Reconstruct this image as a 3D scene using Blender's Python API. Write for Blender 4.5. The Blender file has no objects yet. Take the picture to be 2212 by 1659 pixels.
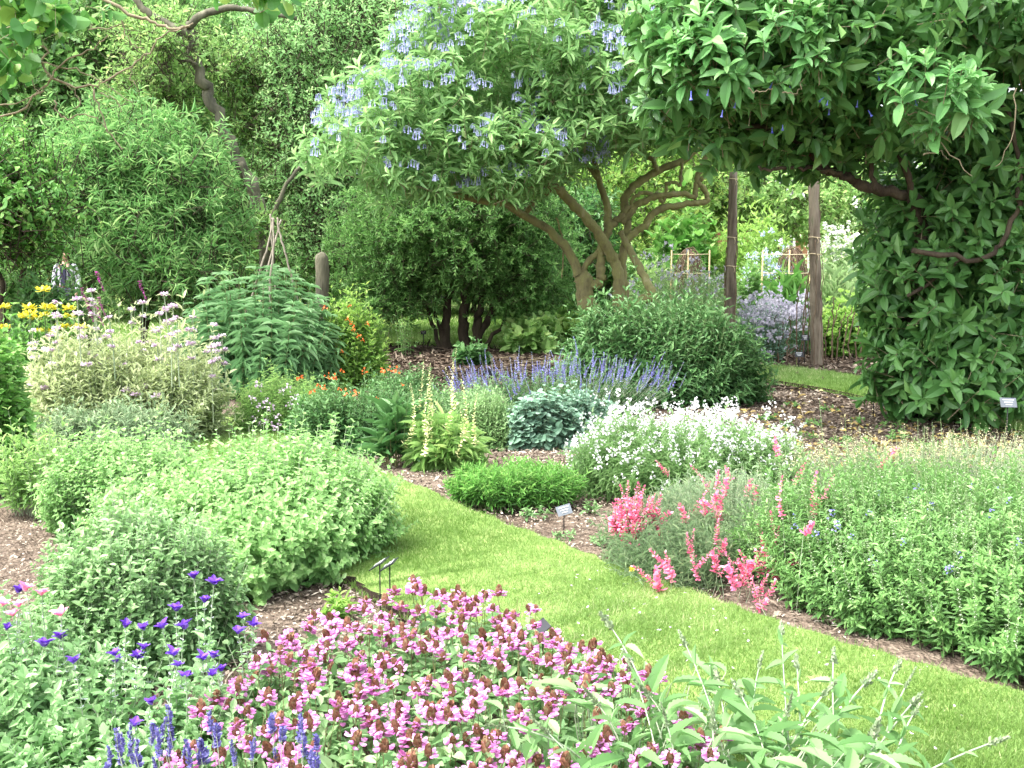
import bpy, math, random
import numpy as np
from mathutils import Vector, Matrix
S = bpy.context.scene
C = S.collection
R = math.radians
# ---------------------------------------------------------------- camera
CAMZ = 1.6; HFOV = R(52.0); PITCH = R(6.85)
cd = bpy.data.cameras.new("camera"); cam = bpy.data.objects.new("camera", cd); C.objects.link(cam)
cam.location = (0, 0, CAMZ); cam.rotation_euler = (R(90) - PITCH, 0, 0)
cd.sensor_width = 36; cd.lens = 18 / math.tan(HFOV / 2); cd.clip_end = 600
S.camera = cam
# ---------------------------------------------------------------- sky, sun, exposure
w = bpy.data.worlds.new("World"); S.world = w; w.use_nodes = True
nt = w.node_tree; nt.nodes.clear()
wo = nt.nodes.new("ShaderNodeOutputWorld"); bg = nt.nodes.new("ShaderNodeBackground")
sky = nt.nodes.new("ShaderNodeTexSky"); sky.sky_type = 'NISHITA'; sky.sun_disc = False
SUN_EL, SUN_AZ = 62, -110         # elevation, azimuth clockwise from +Y
sky.sun_elevation = R(SUN_EL); sky.sun_rotation = R(SUN_AZ); sky.dust_density = 4.0
hs = nt.nodes.new("ShaderNodeHueSaturation"); hs.inputs['Saturation'].default_value = 0.28
nt.links.new(sky.outputs[0], hs.inputs['Color']); nt.links.new(hs.outputs[0], bg.inputs[0])
bg.inputs[1].default_value = 0.15; nt.links.new(bg.outputs[0], wo.inputs[0])
sd = bpy.data.lights.new("sun", 'SUN'); sun = bpy.data.objects.new("sun", sd); C.objects.link(sun)
sd.energy = 1.1; sd.angle = R(35); sd.color = (1, .96, .88)
az = R(SUN_AZ); el = R(SUN_EL)
sv = Vector((math.sin(az) * math.cos(el), math.cos(az) * math.cos(el), math.sin(el)))
sun.rotation_euler = sv.to_track_quat('Z', 'Y').to_euler(); sun.location = (0, 0, 20)
S.view_settings.view_transform = 'Standard'; S.view_settings.look = 'None'; S.view_settings.gamma = 1
S.view_settings.exposure = 2.42
S.cycles.max_bounces = 8; S.cycles.diffuse_bounces = 6; S.cycles.glossy_bounces = 2; S.cycles.transmission_bounces = 4
S.cycles.transparent_max_bounces = 4; S.cycles.caustics_reflective = False; S.cycles.caustics_refractive = False

# ---------------------------------------------------------------- planning helpers (2212 x 1659 drawing of the view)
rng = np.random.default_rng(7)
F = 1106 / math.tan(HFOV / 2)
def P(x, y, d):
    """point at distance d (metres ahead) on the sight line through drawing position x, y"""
    a = (x - 1106) / F; b = (829.5 - y) / F
    vy = math.cos(PITCH) + b * math.sin(PITCH); vz = -math.sin(PITCH) + b * math.cos(PITCH)
    s = d / vy
    return np.array([a * s, d, CAMZ + vz * s])
def gd(y):
    b = (829.5 - y) / F
    return CAMZ * (math.cos(PITCH) + b * math.sin(PITCH)) / (math.sin(PITCH) - b * math.cos(PITCH))
def G(x, y, z=0):
    p = P(x, y, gd(y)); p[2] = z; return p
def proj(p):
    p = np.asarray(p, float).reshape(-1, 3)
    y = p[:, 1]; z = p[:, 2] - CAMZ
    zf = y * math.cos(PITCH) - z * math.sin(PITCH); up = y * math.sin(PITCH) + z * math.cos(PITCH)
    return np.stack([1106 + F * p[:, 0] / zf, 829.5 - F * up / zf], 1)
def nrm(v):
    return v / np.maximum(np.linalg.norm(v, axis=-1, keepdims=True), 1e-9)
def rdir(n):
    return nrm(rng.normal(size=(n, 3)))
def U(a, b, n=None):
    return rng.uniform(a, b, n)
# ---------------------------------------------------------------- mesh collector
class MB:
    def __init__(s):
        s.V = []; s.n = 0; s.Fs = []
    def add(s, V, faces, mat=0, rnd=0.5, smooth=False):
        V = np.asarray(V, float).reshape(-1, 3)
        if not isinstance(faces, list): faces = [faces]
        for f in faces:
            f = np.asarray(f, np.int64)
            if len(f) == 0: continue
            m = np.broadcast_to(np.asarray(mat), (len(f),)); r = np.broadcast_to(np.asarray(rnd, float), (len(f),))
            s.Fs.append((f + s.n, m, r, smooth))
        s.V.append(V); s.n += len(V)
        return s
    def scatter(s, tpl, O, A, N, L, W=None, mat=0, rnd=None):
        tv, tt, tq = tpl
        O = np.asarray(O, float).reshape(-1, 3); n = len(O)
        if n == 0: return s
        A = nrm(np.broadcast_to(np.asarray(A, float), (n, 3))); N = np.broadcast_to(np.asarray(N, float), (n, 3))
        N = nrm(N - A * (N * A).sum(1, keepdims=True)); X = np.cross(A, N)
        L = np.broadcast_to(np.asarray(L, float), (n,)); W = L if W is None else np.broadcast_to(np.asarray(W, float), (n,))
        V = (O[:, None] + tv[None, :, 0:1] * (X * W[:, None])[:, None] + tv[None, :, 1:2] * (A * L[:, None])[:, None]
             + tv[None, :, 2:3] * (N * L[:, None])[:, None])
        if rnd is None: rnd = rng.random(n)
        off = (np.arange(n) * len(tv))[:, None, None]
        m = np.broadcast_to(np.asarray(mat), (n,))
        fs = []; base = s.n
        for t in (tt, tq):
            if len(t):
                f = (t[None] + off).reshape(-1, t.shape[1])
                s.Fs.append((f + base, np.repeat(m, len(t)), np.repeat(rnd, len(t)), False))
        s.V.append(V.reshape(-1, 3)); s.n += n * len(tv)
        return s
    def put(s, o, M, mats=None):
        """bake another collector through a 4x4 matrix"""
        V = np.concatenate(o.V); M = np.array(M)
        V = V @ M[:3, :3].T + M[:3, 3]
        for f, m, r, sm in o.Fs: s.Fs.append((f + s.n, m, r, sm))
        s.V.append(V); s.n += len(V)
        return s
    def tube(s, pts, rad, sides=7, mat=0, rough=0.0, cap=True):
        pts = np.asarray(pts, float); n = len(pts); rad = np.broadcast_to(np.asarray(rad, float), (n,))
        T = nrm(np.gradient(pts, axis=0)); ref = np.array([0.3, 0.9, 0.2]); 
        a = nrm(np.cross(T, ref)); b = np.cross(T, a)
        th = np.arange(sides) * 2 * np.pi / sides
        rr = rad[:, None] * (1 + rough * rng.normal(size=(n, sides)))
        V = pts[:, None] + rr[..., None] * (np.cos(th)[None, :, None] * a[:, None] + np.sin(th)[None, :, None] * b[:, None])
        i = np.arange(n - 1)[:, None] * sides; j = np.arange(sides)[None]; k = (j + 1) % sides
        f = np.stack([i + j, i + k, i + sides + k, i + sides + j], -1).reshape(-1, 4)
        V = V.reshape(-1, 3); tri = []
        if cap:
            V = np.concatenate([V, pts[:1], pts[-1:]]); c0 = n * sides; jj = np.arange(sides); kk = (jj + 1) % sides
            tri = np.concatenate([np.stack([kk, jj, np.full(sides, c0)], 1), np.stack([(n - 1) * sides + jj, (n - 1) * sides + kk, np.full(sides, c0 + 1)], 1)])
        s.add(V, [f, tri], mat, rng.random(), True)
        return s
    def stems(s, P0, P1, P2, r0, r1, seg=4, mat=0):
        """many thin three-sided bent stems"""
        N = len(P0)
        if N == 0: return s
        t = np.linspace(0, 1, seg + 1)[None, :, None]
        Q = (1 - t) ** 2 * P0[:, None] + 2 * t * (1 - t) * P1[:, None] + t * t * P2[:, None]
        T = nrm(P2 - P0 + 1e-6)[:, None]; a = nrm(np.cross(T, np.array([.31, .9, .22]))); b = np.cross(T, a)
        r = (r0 + (r1 - r0) * t)[..., None]
        th = np.arange(3) * 2 * np.pi / 3
        V = Q[:, :, None] + r * (np.cos(th)[None, None, :, None] * a[:, :, None] + np.sin(th)[None, None, :, None] * b[:, :, None])
        i = (np.arange(seg) * 3)[:, None]; j = np.arange(3)[None]; k = (j + 1) % 3
        f = np.stack([i + j, i + k, i + 3 + k, i + 3 + j], -1).reshape(-1, 4)
        f = (f[None] + (np.arange(N) * (seg + 1) * 3)[:, None, None]).reshape(-1, 4)
        s.add(V.reshape(-1, 3), [f], mat, np.repeat(rng.random(N), seg * 3), True)
        return s
    def box(s, c, size, rot=None, mat=0):
        v = np.array([[x, y, z] for x in (-.5, .5) for y in (-.5, .5) for z in (-.5, .5)]) * np.array(size)
        if rot is not None: v = v @ np.array(rot).T
        f = np.array([[0, 1, 3, 2], [4, 6, 7, 5], [0, 4, 5, 1], [2, 3, 7, 6], [0, 2, 6, 4], [1, 5, 7, 3]])
        return s.add(v + np.array(c), [f], mat, .5)
    def mesh(s, name, mats):
        me = bpy.data.meshes.new(name)
        V = np.concatenate(s.V); me.vertices.add(len(V)); me.vertices.foreach_set("co", V.astype(np.float32).ravel())
        tot = sum(len(f) for f, *_ in s.Fs); ls = np.concatenate([f.ravel() for f, *_ in s.Fs])
        cnt = np.concatenate([np.full(len(f), f.shape[1]) for f, *_ in s.Fs])
        me.loops.add(len(ls)); me.loops.foreach_set("vertex_index", ls.astype(np.int32))
        me.polygons.add(tot); st = np.concatenate([[0], np.cumsum(cnt)[:-1]])
        me.polygons.foreach_set("loop_start", st.astype(np.int32))
        me.polygons.foreach_set("material_index", np.concatenate([np.asarray(m) for _, m, _, _ in s.Fs]).astype(np.int32))
        me.polygons.foreach_set("use_smooth", np.concatenate([np.full(len(f), sm) for f, _, _, sm in s.Fs]))
        me.update(calc_edges=True)
        at = me.attributes.new("rnd", 'FLOAT', 'FACE'); at.data.foreach_set("value", np.concatenate([r for _, _, r, _ in s.Fs]).astype(np.float32))
        for m in (mats if isinstance(mats, (list, tuple)) else [mats]): me.materials.append(m)
        return me
    def obj(s, name, mats, parent=None, loc=None):
        """linked object; vertices were given in world space, the origin goes to the parent's base"""
        o = bpy.data.objects.new(name, None) if s.n == 0 else None
        org = np.array(loc if loc is not None else (parent.location if parent else (0, 0, 0)), float)
        s.V = [v - org for v in s.V]
        o = bpy.data.objects.new(name, s.mesh(name, mats)); C.objects.link(o)
        if parent: o.parent = parent; o.location = org - np.array(parent.location)
        else: o.location = org
        return o
def tag(o, label=None, cat=None, group=None, kind=None):
    for k, v in (('label', label), ('category', cat), ('group', group), ('kind', kind)):
        if v: o[k] = v
    return o
def thing(name, label, cat, loc=(0, 0, 0), group=None):
    o = bpy.data.objects.new(name, None); C.objects.link(o); o.location = tuple(float(v) for v in loc); o.empty_display_size = .1
    return tag(o, label, cat, group)
# ---------------------------------------------------------------- leaf outlines: length 1 along Y
def leaf_tpl(ws, ts=None, fold=.15, droop=.15, twist=0):
    n = len(ws); ts = np.linspace(0, 1, n) if ts is None else np.array(ts)
    V = []; T = []; Q = []; idx = []
    for i, (t, wd) in enumerate(zip(ts, ws)):
        z = -droop * t * t
        m = len(V); V.append((0, t, z))
        if wd > 0:
            V.append((-wd / 2, t + .02, z + fold * wd)); V.append((wd / 2, t + .02, z + fold * wd)); idx.append((m, m + 1, m + 2))
        else: idx.append((m, m, m))
    for i in range(n - 1):
        a, b = idx[i], idx[i + 1]
        for sd in (1, 2):
            if a[sd] == a[0] and b[sd] == b[0]: continue
            if a[sd] == a[0]: T.append((a[0], b[0], b[sd]) if sd == 1 else (a[0], b[sd], b[0]))
            elif b[sd] == b[0]: T.append((a[0], b[0], a[sd]) if sd == 1 else (a[0], a[sd], b[0]))
            else: Q.append((a[0], b[0], b[sd], a[sd]) if sd == 1 else (a[0], a[sd], b[sd], b[0]))
    return np.array(V, float), np.array(T, int).reshape(-1, 3), np.array(Q, int).reshape(-1, 4)
L_FAR = (np.array([(0, 0, 0), (-.5, .45, .1), (0, 1, -.08), (.5, .45, .1)], float), np.zeros((0, 3), int), np.array([[0, 3, 2, 1]]))
L_MID = leaf_tpl([0, .95, .7, 0], [0, .35, .7, 1], .12, .18)
L_BIG = leaf_tpl([0, .6, 1, .95, .65, 0], [0, .18, .4, .6, .82, 1], .1, .25)
L_OVAL = leaf_tpl([0, .75, 1, .85, .45, 0], [0, .12, .35, .6, .85, 1], .16, .2)
L_ROUND = leaf_tpl([.3, 1, 1.05, .6, 0], [0, .2, .55, .85, 1], .12, .1)
L_STRAP = leaf_tpl([.6, 1, .9, .6, 0], [0, .3, .55, .8, 1], .2, .45)
L_SERR = leaf_tpl([.1, .55, .8, .7, .98, .85, 1.0, .82, .9, .68, .7, .45, .4, .18, 0], None, .14, .3)
L_BLADE = (np.array([(-.5, 0, 0), (.5, 0, 0), (.3, .6, -.06), (-.3, .6, -.06), (0, 1, -.25)], float), np.array([[3, 2, 4]]), np.array([[0, 1, 2, 3]]))
L_PETAL = leaf_tpl([.3, .9, .9, .3], [0, .4, .75, 1], -.1, -.2)
# ---------------------------------------------------------------- leaves along bent shoots
def along(mb, tpl, P0, P1, P2, k, ll, lw, t0=.2, t1=1., a0=80, a1=35, mode='opp', s0=1., s1=.6, mat=0, jit=.22, g=.15, var=.25, sun_up=0., rnd=None, off=0):
    N = len(P0)
    if N == 0: return
    per = {'opp': 2, 'spiral': 1}.get(mode, None) or int(mode[5:])
    nodes = max(1, k // per); tn = np.linspace(t0, t1, nodes)[None] + U(-.5, .5, (N, nodes)) * (t1 - t0) / max(nodes, 2) * .6
    tn = np.clip(tn, 0, 1.02)[..., None]
    Q = (1 - tn) ** 2 * P0[:, None] + 2 * tn * (1 - tn) * P1[:, None] + tn * tn * P2[:, None]
    T = nrm(2 * (1 - tn) * (P1 - P0)[:, None] + 2 * tn * (P2 - P1)[:, None] + 1e-6)
    ref = np.where(np.abs(T[..., 2:3]) > .9, np.array([1., 0, 0]), np.array([0., 0, 1]))
    a = nrm(np.cross(T, ref)); b = np.cross(T, a)
    ph0 = U(0, 6.28, (N, 1)); j = np.arange(nodes)[None]
    step = np.pi / 2 if per == 2 else (2.399 if per == 1 else np.pi / per * 1.1)
    ph = ph0 + j * step
    fr = (np.linspace(0, 1, nodes) if nodes > 1 else np.array([.5]))[None]
    ang = R(a0) + (R(a1) - R(a0)) * fr; sz = s0 + (s1 - s0) * fr
    psz = np.exp(rng.normal(size=(N, 1)) * .16)
    for q in range(per):
        p = ph + q * 2 * np.pi / per + rng.normal(size=ph.shape) * jit
        Rd = np.cos(p)[..., None] * a + np.sin(p)[..., None] * b
        an = (ang + rng.normal(size=ph.shape) * jit)[..., None]
        D = T * np.cos(an) + Rd * np.sin(an); D[..., 2] -= g * U(.3, 1.3, D.shape[:2])
        Nn = T * np.sin(an) - Rd * np.cos(an); Nn = Nn + rng.normal(size=Nn.shape) * .15; Nn[..., 2] += sun_up
        s = (sz * psz * (1 + var * rng.normal(size=ph.shape))).clip(.3, 1.9)
        rr = None
        if rnd is not None: rr = (rnd[0] + (rnd[1] - rnd[0]) * np.clip(fr * .6 + U(-.1, .5, ph.shape), 0, 1)).reshape(-1)
        mb.scatter(tpl, Q.reshape(-1, 3), D.reshape(-1, 3), Nn.reshape(-1, 3), (ll * s).reshape(-1), (lw * s).reshape(-1), mat, rr)
# ---------------------------------------------------------------- materials
def mat_base(name):
    m = bpy.data.materials.new(name); m.use_nodes = True; t = m.node_tree; t.nodes.clear()
    return m, t, t.nodes.new("ShaderNodeOutputMaterial")
def leafmat(name, a, b, c=None, rough=.45, tr=.3, spec=.35, noise=0):
    m, t, out = mat_base(name)
    cool = lambda q: (q[0] * .98, q[1] * 1.0, min(1, q[2] + .03 * q[1])) if q and q[1] > q[0] * 1.25 and q[1] > q[2] * 1.25 else q
    a, b, c = cool(a), cool(b), cool(c)
    at = t.nodes.new("ShaderNodeAttribute"); at.attribute_name = "rnd"
    cr = t.nodes.new("ShaderNodeValToRGB"); e = cr.color_ramp.elements
    e[0].position = .0; e[0].color = (*a, 1); e[1].position = .75 if c else 1; e[1].color = (*b, 1)
    if c: x = e.new(.97); x.color = (*c, 1)
    t.links.new(at.outputs['Fac'], cr.inputs[0])
    bs = t.nodes.new("ShaderNodeBsdfPrincipled"); bs.inputs['Roughness'].default_value = rough; bs.inputs['Specular IOR Level'].default_value = spec
    tl = t.nodes.new("ShaderNodeBsdfTranslucent"); mx = t.nodes.new("ShaderNodeMixShader"); mx.inputs[0].default_value = tr
    t.links.new(cr.outputs[0], bs.inputs['Base Color'])
    hv = t.nodes.new("ShaderNodeHueSaturation"); hv.inputs['Hue'].default_value = .495; hv.inputs['Value'].default_value = 1.4
    t.links.new(cr.outputs[0], hv.inputs['Color']); t.links.new(hv.outputs[0], tl.inputs['Color'])
    t.links.new(bs.outputs[0], mx.inputs[1]); t.links.new(tl.outputs[0], mx.inputs[2]); t.links.new(mx.outputs[0], out.inputs[0])
    return m
def noisemat(name, cols, scale=8, rough=.9, bump=.3, detail=6, stretch=(1, 1, 1), bscale=None, spec=.3):
    m, t, out = mat_base(name)
    tc = t.nodes.new("ShaderNodeTexCoord"); mp = t.nodes.new("ShaderNodeMapping"); mp.inputs['Scale'].default_value = stretch
    no = t.nodes.new("ShaderNodeTexNoise"); no.inputs['Scale'].default_value = scale; no.inputs['Detail'].default_value = detail
    no.inputs['Roughness'].default_value = .65
    cr = t.nodes.new("ShaderNodeValToRGB"); e = cr.color_ramp.elements
    ps = np.linspace(.3, .7, len(cols)); e[0].position = ps[0]; e[0].color = (*cols[0], 1); e[1].position = ps[-1]; e[1].color = (*cols[-1], 1)
    for p, c in zip(ps[1:-1], cols[1:-1]): x = e.new(p); x.color = (*c, 1)
    bs = t.nodes.new("ShaderNodeBsdfPrincipled"); bs.inputs['Roughness'].default_value = rough; bs.inputs['Specular IOR Level'].default_value = spec
    n2 = t.nodes.new("ShaderNodeTexNoise"); n2.inputs['Scale'].default_value = bscale or scale * 4; n2.inputs['Detail'].default_value = 5
    bp = t.nodes.new("ShaderNodeBump"); bp.inputs['Strength'].default_value = bump; bp.inputs['Distance'].default_value = .02
    L = t.links.new
    L(tc.outputs['Object'], mp.inputs[0]); L(mp.outputs[0], no.inputs['Vector']); L(mp.outputs[0], n2.inputs['Vector'])
    L(no.outputs[0], cr.inputs[0]); L(cr.outputs[0], bs.inputs['Base Color']); L(n2.outputs[0], bp.inputs['Height']); L(bp.outputs[0], bs.inputs['Normal']); L(bs.outputs[0], out.inputs[0])
    return m
def plain(name, c, rough=.6, spec=.3):
    m, t, out = mat_base(name); bs = t.nodes.new("ShaderNodeBsdfPrincipled")
    no = t.nodes.new("ShaderNodeTexNoise"); no.inputs['Scale'].default_value = 30
    mx = t.nodes.new("ShaderNodeMix"); mx.data_type = 'RGBA'; mx.inputs['A'].default_value = (*[v * .8 for v in c], 1); mx.inputs['B'].default_value = (*[min(1, v * 1.15) for v in c], 1)
    t.links.new(no.outputs[0], mx.inputs['Factor']); t.links.new(mx.outputs['Result'], bs.inputs['Base Color'])
    bs.inputs['Roughness'].default_value = rough; bs.inputs['Specular IOR Level'].default_value = spec; t.links.new(bs.outputs[0], out.inputs[0])
    return m
M = {}
M['bark'] = noisemat('mossy_bark', [(.09, .08, .038), (.19, .17, .08), (.23, .225, .085), (.33, .30, .17)], 7, .9, .6, 8, (1, 1, .5), 40)
M['bark_dark'] = noisemat('dark_bark', [(.025, .018, .012), (.06, .045, .03), (.1, .08, .05)], 8, .9, .9, 6, (1, 1, .3), 40)
M['bark_grey'] = noisemat('grey_bark', [(.05, .05, .035), (.11, .105, .07), (.2, .19, .13)], 5, .9, .9, 8, (1, 1, .25), 30)
M['post'] = noisemat('weathered_post', [(.05, .04, .03), (.13, .105, .075), (.24, .2, .15), (.13, .14, .08)], 6, .9, 1, 8, (1.5, 1.5, .2), 28)
M['twig'] = noisemat('twig', [(.16, .13, .08), (.32, .27, .17)], 12, .8, .2)
M['cane'] = plain('cane', (.5, .38, .2)); M['string'] = plain('string', (.62, .52, .33))
M['stem'] = leafmat('green_stem', (.12, .2, .06), (.22, .3, .12), tr=.05)
M['stem_pale'] = leafmat('pale_stem', (.25, .33, .2), (.42, .48, .32), tr=.05)
M['stem_red'] = leafmat('reddish_stem', (.16, .12, .06), (.22, .24, .1), tr=.05)

def blobs_px(lst):
    """(x, y, rx, ry, d, depth radius) in drawing units -> world ellipsoids"""
    out = []
    for x, y, rx, ry, d, rd in lst:
        out.append((P(x, y, d), np.array([rx / F * d, rd, ry / F * d])))
    return out
def crown_points(blobs, n, shell=.72, gaps=(), noise=.12):
    c = np.array([b[0] for b in blobs]); r = np.array([b[1] for b in blobs])
    wt = (r[:, 0] * r[:, 2] + r[:, 0] * r[:, 1]); wt = wt / wt.sum()
    pts = []; nor = []; tot = 0
    while tot < n:
        m = n
        i = rng.choice(len(blobs), m, p=wt); d = rdir(m)
        rad = U(shell, 1.0, m) * (1 + noise * np.sin(d[:, 0] * 7 + i * 1.7) * np.cos(d[:, 2] * 6 + d[:, 1] * 5 + i))
        p = c[i] + d * r[i] * rad[:, None]
        q = ((p[:, None] - c[None]) / r[None]); q = np.linalg.norm(q, axis=2); q[np.arange(m), i] = 9
        ok = (q.min(1) > shell * .93) & (p[:, 2] > .05)
        if gaps:
            pr = proj(p)
            for gx, gy, gr in gaps: ok &= np.hypot(pr[:, 0] - gx, (pr[:, 1] - gy)) > gr
        pts.append(p[ok]); nor.append(nrm(d / r[i])[ok]); tot += ok.sum()
        if ok.sum() == 0: break
    return np.concatenate(pts)[:n], np.concatenate(nor)[:n]
def crown(mb, blobs, nclus, per, ll, lw, k=8, sh=.25, spread=.25, tpl=L_MID, upb=.5, mode='spiral', a0=85, a1=30, t0=.3, mat=0, g=.1, fill=0, gaps=(), shell=.72, stem_mat=1, stem_r=.004, s1=.7, sun_up=.2, drift=.5, rnd=None):
    cp, cn = crown_points(blobs, nclus, shell, gaps)
    n = len(cp) * per
    O = np.repeat(cp, per, 0) + rng.normal(size=(n, 3)) * spread * np.array([1, 1, .6]); Nn = np.repeat(cn, per, 0)
    D = nrm(Nn * .8 + rng.normal(size=(n, 3)) * drift + np.array([0, 0, upb]))
    L = sh * U(.6, 1.3, n)[:, None]
    P0 = O - D * L * .5; P2 = O + D * L * .5; P1 = O + rng.normal(size=(n, 3)) * sh * .12
    along(mb, tpl, P0, P1, P2, k, ll, lw, t0, 1, a0, a1, mode, 1, s1, mat, g=g, sun_up=sun_up, rnd=rnd)
    if stem_mat is not None: mb.stems(P0 - D * L * .6, P0, P2, stem_r, stem_r * .5, 3, stem_mat)
    if fill:
        fp, _ = crown_points(blobs, fill, .05, gaps)
        mb.scatter(L_FAR, fp, rdir(fill) + np.array([0, 0, -.2]), rdir(fill) + np.array([0, 0, .6]), ll * U(.8, 1.4, fill), lw * U(1, 1.6, fill), mat)
    return cp, cn
def wob(pts, n=6, amp=.02):
    """smooth a hand-placed polyline and give it a living wobble"""
    pts = np.asarray(pts, float); m = len(pts); t = np.linspace(0, m - 1, (m - 1) * n + 1); out = []
    for x in t:
        i = min(int(x), m - 2); f = x - i
        p0 = pts[max(i - 1, 0)]; p1 = pts[i]; p2 = pts[i + 1]; p3 = pts[min(i + 2, m - 1)]
        out.append(.5 * ((2 * p1) + (-p0 + p2) * f + (2 * p0 - 5 * p1 + 4 * p2 - p3) * f * f + (-p0 + 3 * p1 - 3 * p2 + p3) * f ** 3))
    out = np.array(out); out[1:-1] += rng.normal(size=out[1:-1].shape) * amp
    return out
def limb(mb, px, d, w0, w1, mat=0, dd=None, amp=.006, sides=8, n=5, rough=.05):
    """branch through drawing positions at distance d (dd: distance per point); w0, w1 = thickness in drawing units"""
    m = len(px); ds = np.full(m, d, float) if dd is None else np.array(dd, float)
    pts = wob([P(x, y, z) for (x, y), z in zip(px, ds)], n, amp)
    rr = np.linspace(w0, w1, len(pts)) / 2 / F * np.mean(ds)
    mb.tube(pts, rr * (1 + .07 * rng.normal(size=len(pts))), sides, mat, rough)
    return pts
def parts(parent, name, kinds, mats, locs, scales, dirs=None, most=100, rots=None):
    """flower heads: the nearest ones each a part of its own, the rest one part"""
    n = len(locs)
    if n == 0: return
    locs = np.asarray(locs, float); order = np.argsort(np.linalg.norm(locs - np.array([0, 0, CAMZ]), axis=1))
    meshes = {}
    rest = MB()
    pl = Vector(parent.location)
    for r_, i in enumerate(order):
        v = int(rng.integers(len(kinds)))
        q = (Vector(dirs[i]).to_track_quat('Z', 'Y') if dirs is not None else Vector((0, 0, 1)).to_track_quat('Z', 'Y'))
        q = q @ Matrix.Rotation(float(U(0, 6.28)), 3, 'Z').to_quaternion()
        s = float(np.broadcast_to(scales, (n,))[i])
        if r_ < most:
            if v not in meshes: meshes[v] = kinds[v].mesh(name, mats)
            o = bpy.data.objects.new(name, meshes[v]); C.objects.link(o); o.parent = parent
            o.location = Vector(locs[i]) - pl; o.rotation_mode = 'QUATERNION'; o.rotation_quaternion = q; o.scale = (s, s, s)
        else:
            rest.put(kinds[v], Matrix.LocRotScale(Vector(locs[i]), q, Vector((s, s, s))))
    if rest.n:
        tag(rest.obj(name, mats, parent), kind='stuff')
# ================================================================ SETTING: ground
def gmat():
    m, t, out = mat_base('bark_mulch_soil'); L = t.links.new
    tc = t.nodes.new("ShaderNodeTexCoord"); n1 = t.nodes.new("ShaderNodeTexNoise"); n1.inputs['Scale'].default_value = 22; n1.inputs['Detail'].default_value = 10; n1.inputs['Roughness'].default_value = .75
    n2 = t.nodes.new("ShaderNodeTexNoise"); n2.inputs['Scale'].default_value = .9; n2.inputs['Detail'].default_value = 3
    vo = t.nodes.new("ShaderNodeTexVoronoi"); vo.inputs['Scale'].default_value = 55
    cr = t.nodes.new("ShaderNodeValToRGB"); e = cr.color_ramp.elements
    e[0].position = .33; e[0].color = (.045, .034, .026, 1); e[1].position = .72; e[1].color = (.36, .30, .235, 1); x = e.new(.52); x.color = (.17, .13, .10, 1)
    mx = t.nodes.new("ShaderNodeMix"); mx.data_type = 'RGBA'; mx.blend_type = 'MULTIPLY'; mx.inputs['Factor'].default_value = .6
    c2 = t.nodes.new("ShaderNodeValToRGB"); c2.color_ramp.elements[0].position = .35; c2.color_ramp.elements[0].color = (.55, .5, .45, 1); c2.color_ramp.elements[1].position = .65
    bs = t.nodes.new("ShaderNodeBsdfPrincipled"); bs.inputs['Roughness'].default_value = .95; bs.inputs['Specular IOR Level'].default_value = .2
    bp = t.nodes.new("ShaderNodeBump"); bp.inputs['Strength'].default_value = .8; bp.inputs['Distance'].default_value = .02
    for n in (n1, n2, vo): L(tc.outputs['Object'], n.inputs['Vector'])
    L(n1.outputs[0], cr.inputs[0]); L(cr.outputs[0], mx.inputs['A']); L(n2.outputs[0], c2.inputs[0]); L(c2.outputs[0], mx.inputs['B'])
    L(mx.outputs['Result'], bs.inputs['Base Color']); L(vo.outputs['Distance'], bp.inputs['Height']); L(bp.outputs[0], bs.inputs['Normal']); L(bs.outputs[0], out.inputs[0])
    return m
def grassmat(name, a, b, c):
    return noisemat(name, [a, b, c], 5, .85, .6, 8, (1, 1, 1), 90, .2)
xs = np.concatenate([[-150, -80, -40, -20, -12, -8], np.arange(-6, 6.01, .07), [8, 12, 20, 40, 80, 150]])
ys = np.concatenate([[-20, -5, 0, 1.5], np.arange(2.4, 14, .07), np.arange(14, 24, .4), [26, 30, 40, 60, 100, 200, 300]])
X, Y = np.meshgrid(xs, ys)
Z = (.026 * np.sin(X * 2.3 + np.sin(Y * 1.7)) * np.cos(Y * 2.1) + .006 * rng.normal(size=X.shape)) * (np.abs(X) < 6.5) * (Y < 24) - .01
nx, ny = len(xs), len(ys)
ii = (np.arange(ny - 1)[:, None] * nx + np.arange(nx - 1)[None])
gb = MB(); gb.add(np.stack([X, Y, Z], -1).reshape(-1, 3), np.stack([ii, ii + 1, ii + nx + 1, ii + nx], -1).reshape(-1, 4), 0, .5, True)
tag(gb.obj('ground', gmat()), 'brown mulched soil of the flower beds', None, None, 'structure')
# grass path through the beds
edge = np.array([(3.9, 1.2, 0), (2.9, 2.4, 0)] + [tuple(G(x, y)) for x, y in ((2212, 1530), (1900, 1440), (1660, 1362), (1500, 1303), (1330, 1243), (1200, 1190), (1040, 1128), (900, 1066), (760, 1005), (640, 957), (540, 925), (440, 900))] + [(-5.3, 12.6, 0), (-8, 14.5, 0), (-12, 16, 0)])
edge = wob(edge, 10, 0)
edge[:, 0] += .018 * np.sin(np.arange(len(edge)) * 1.3) + .010 * rng.normal(size=len(edge))
tn = nrm(np.stack([np.convolve(np.pad(np.gradient(edge[:, i]), 4, 'edge'), np.ones(9) / 9, 'valid') for i in range(3)], 1)); nl = np.stack([-tn[:, 1], tn[:, 0], tn[:, 2] * 0], 1)
WID = 1.22
edge2 = edge + nl * WID; edge2[:, 0] += .012 * rng.normal(size=len(edge))
M['turf'] = grassmat('turf', (.10, .17, .035), (.17, .25, .065), (.25, .30, .11))
M['soil_cut'] = noisemat('cut_edge', [(.02, .014, .01), (.06, .04, .028)], 30, 1, .6)
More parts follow.
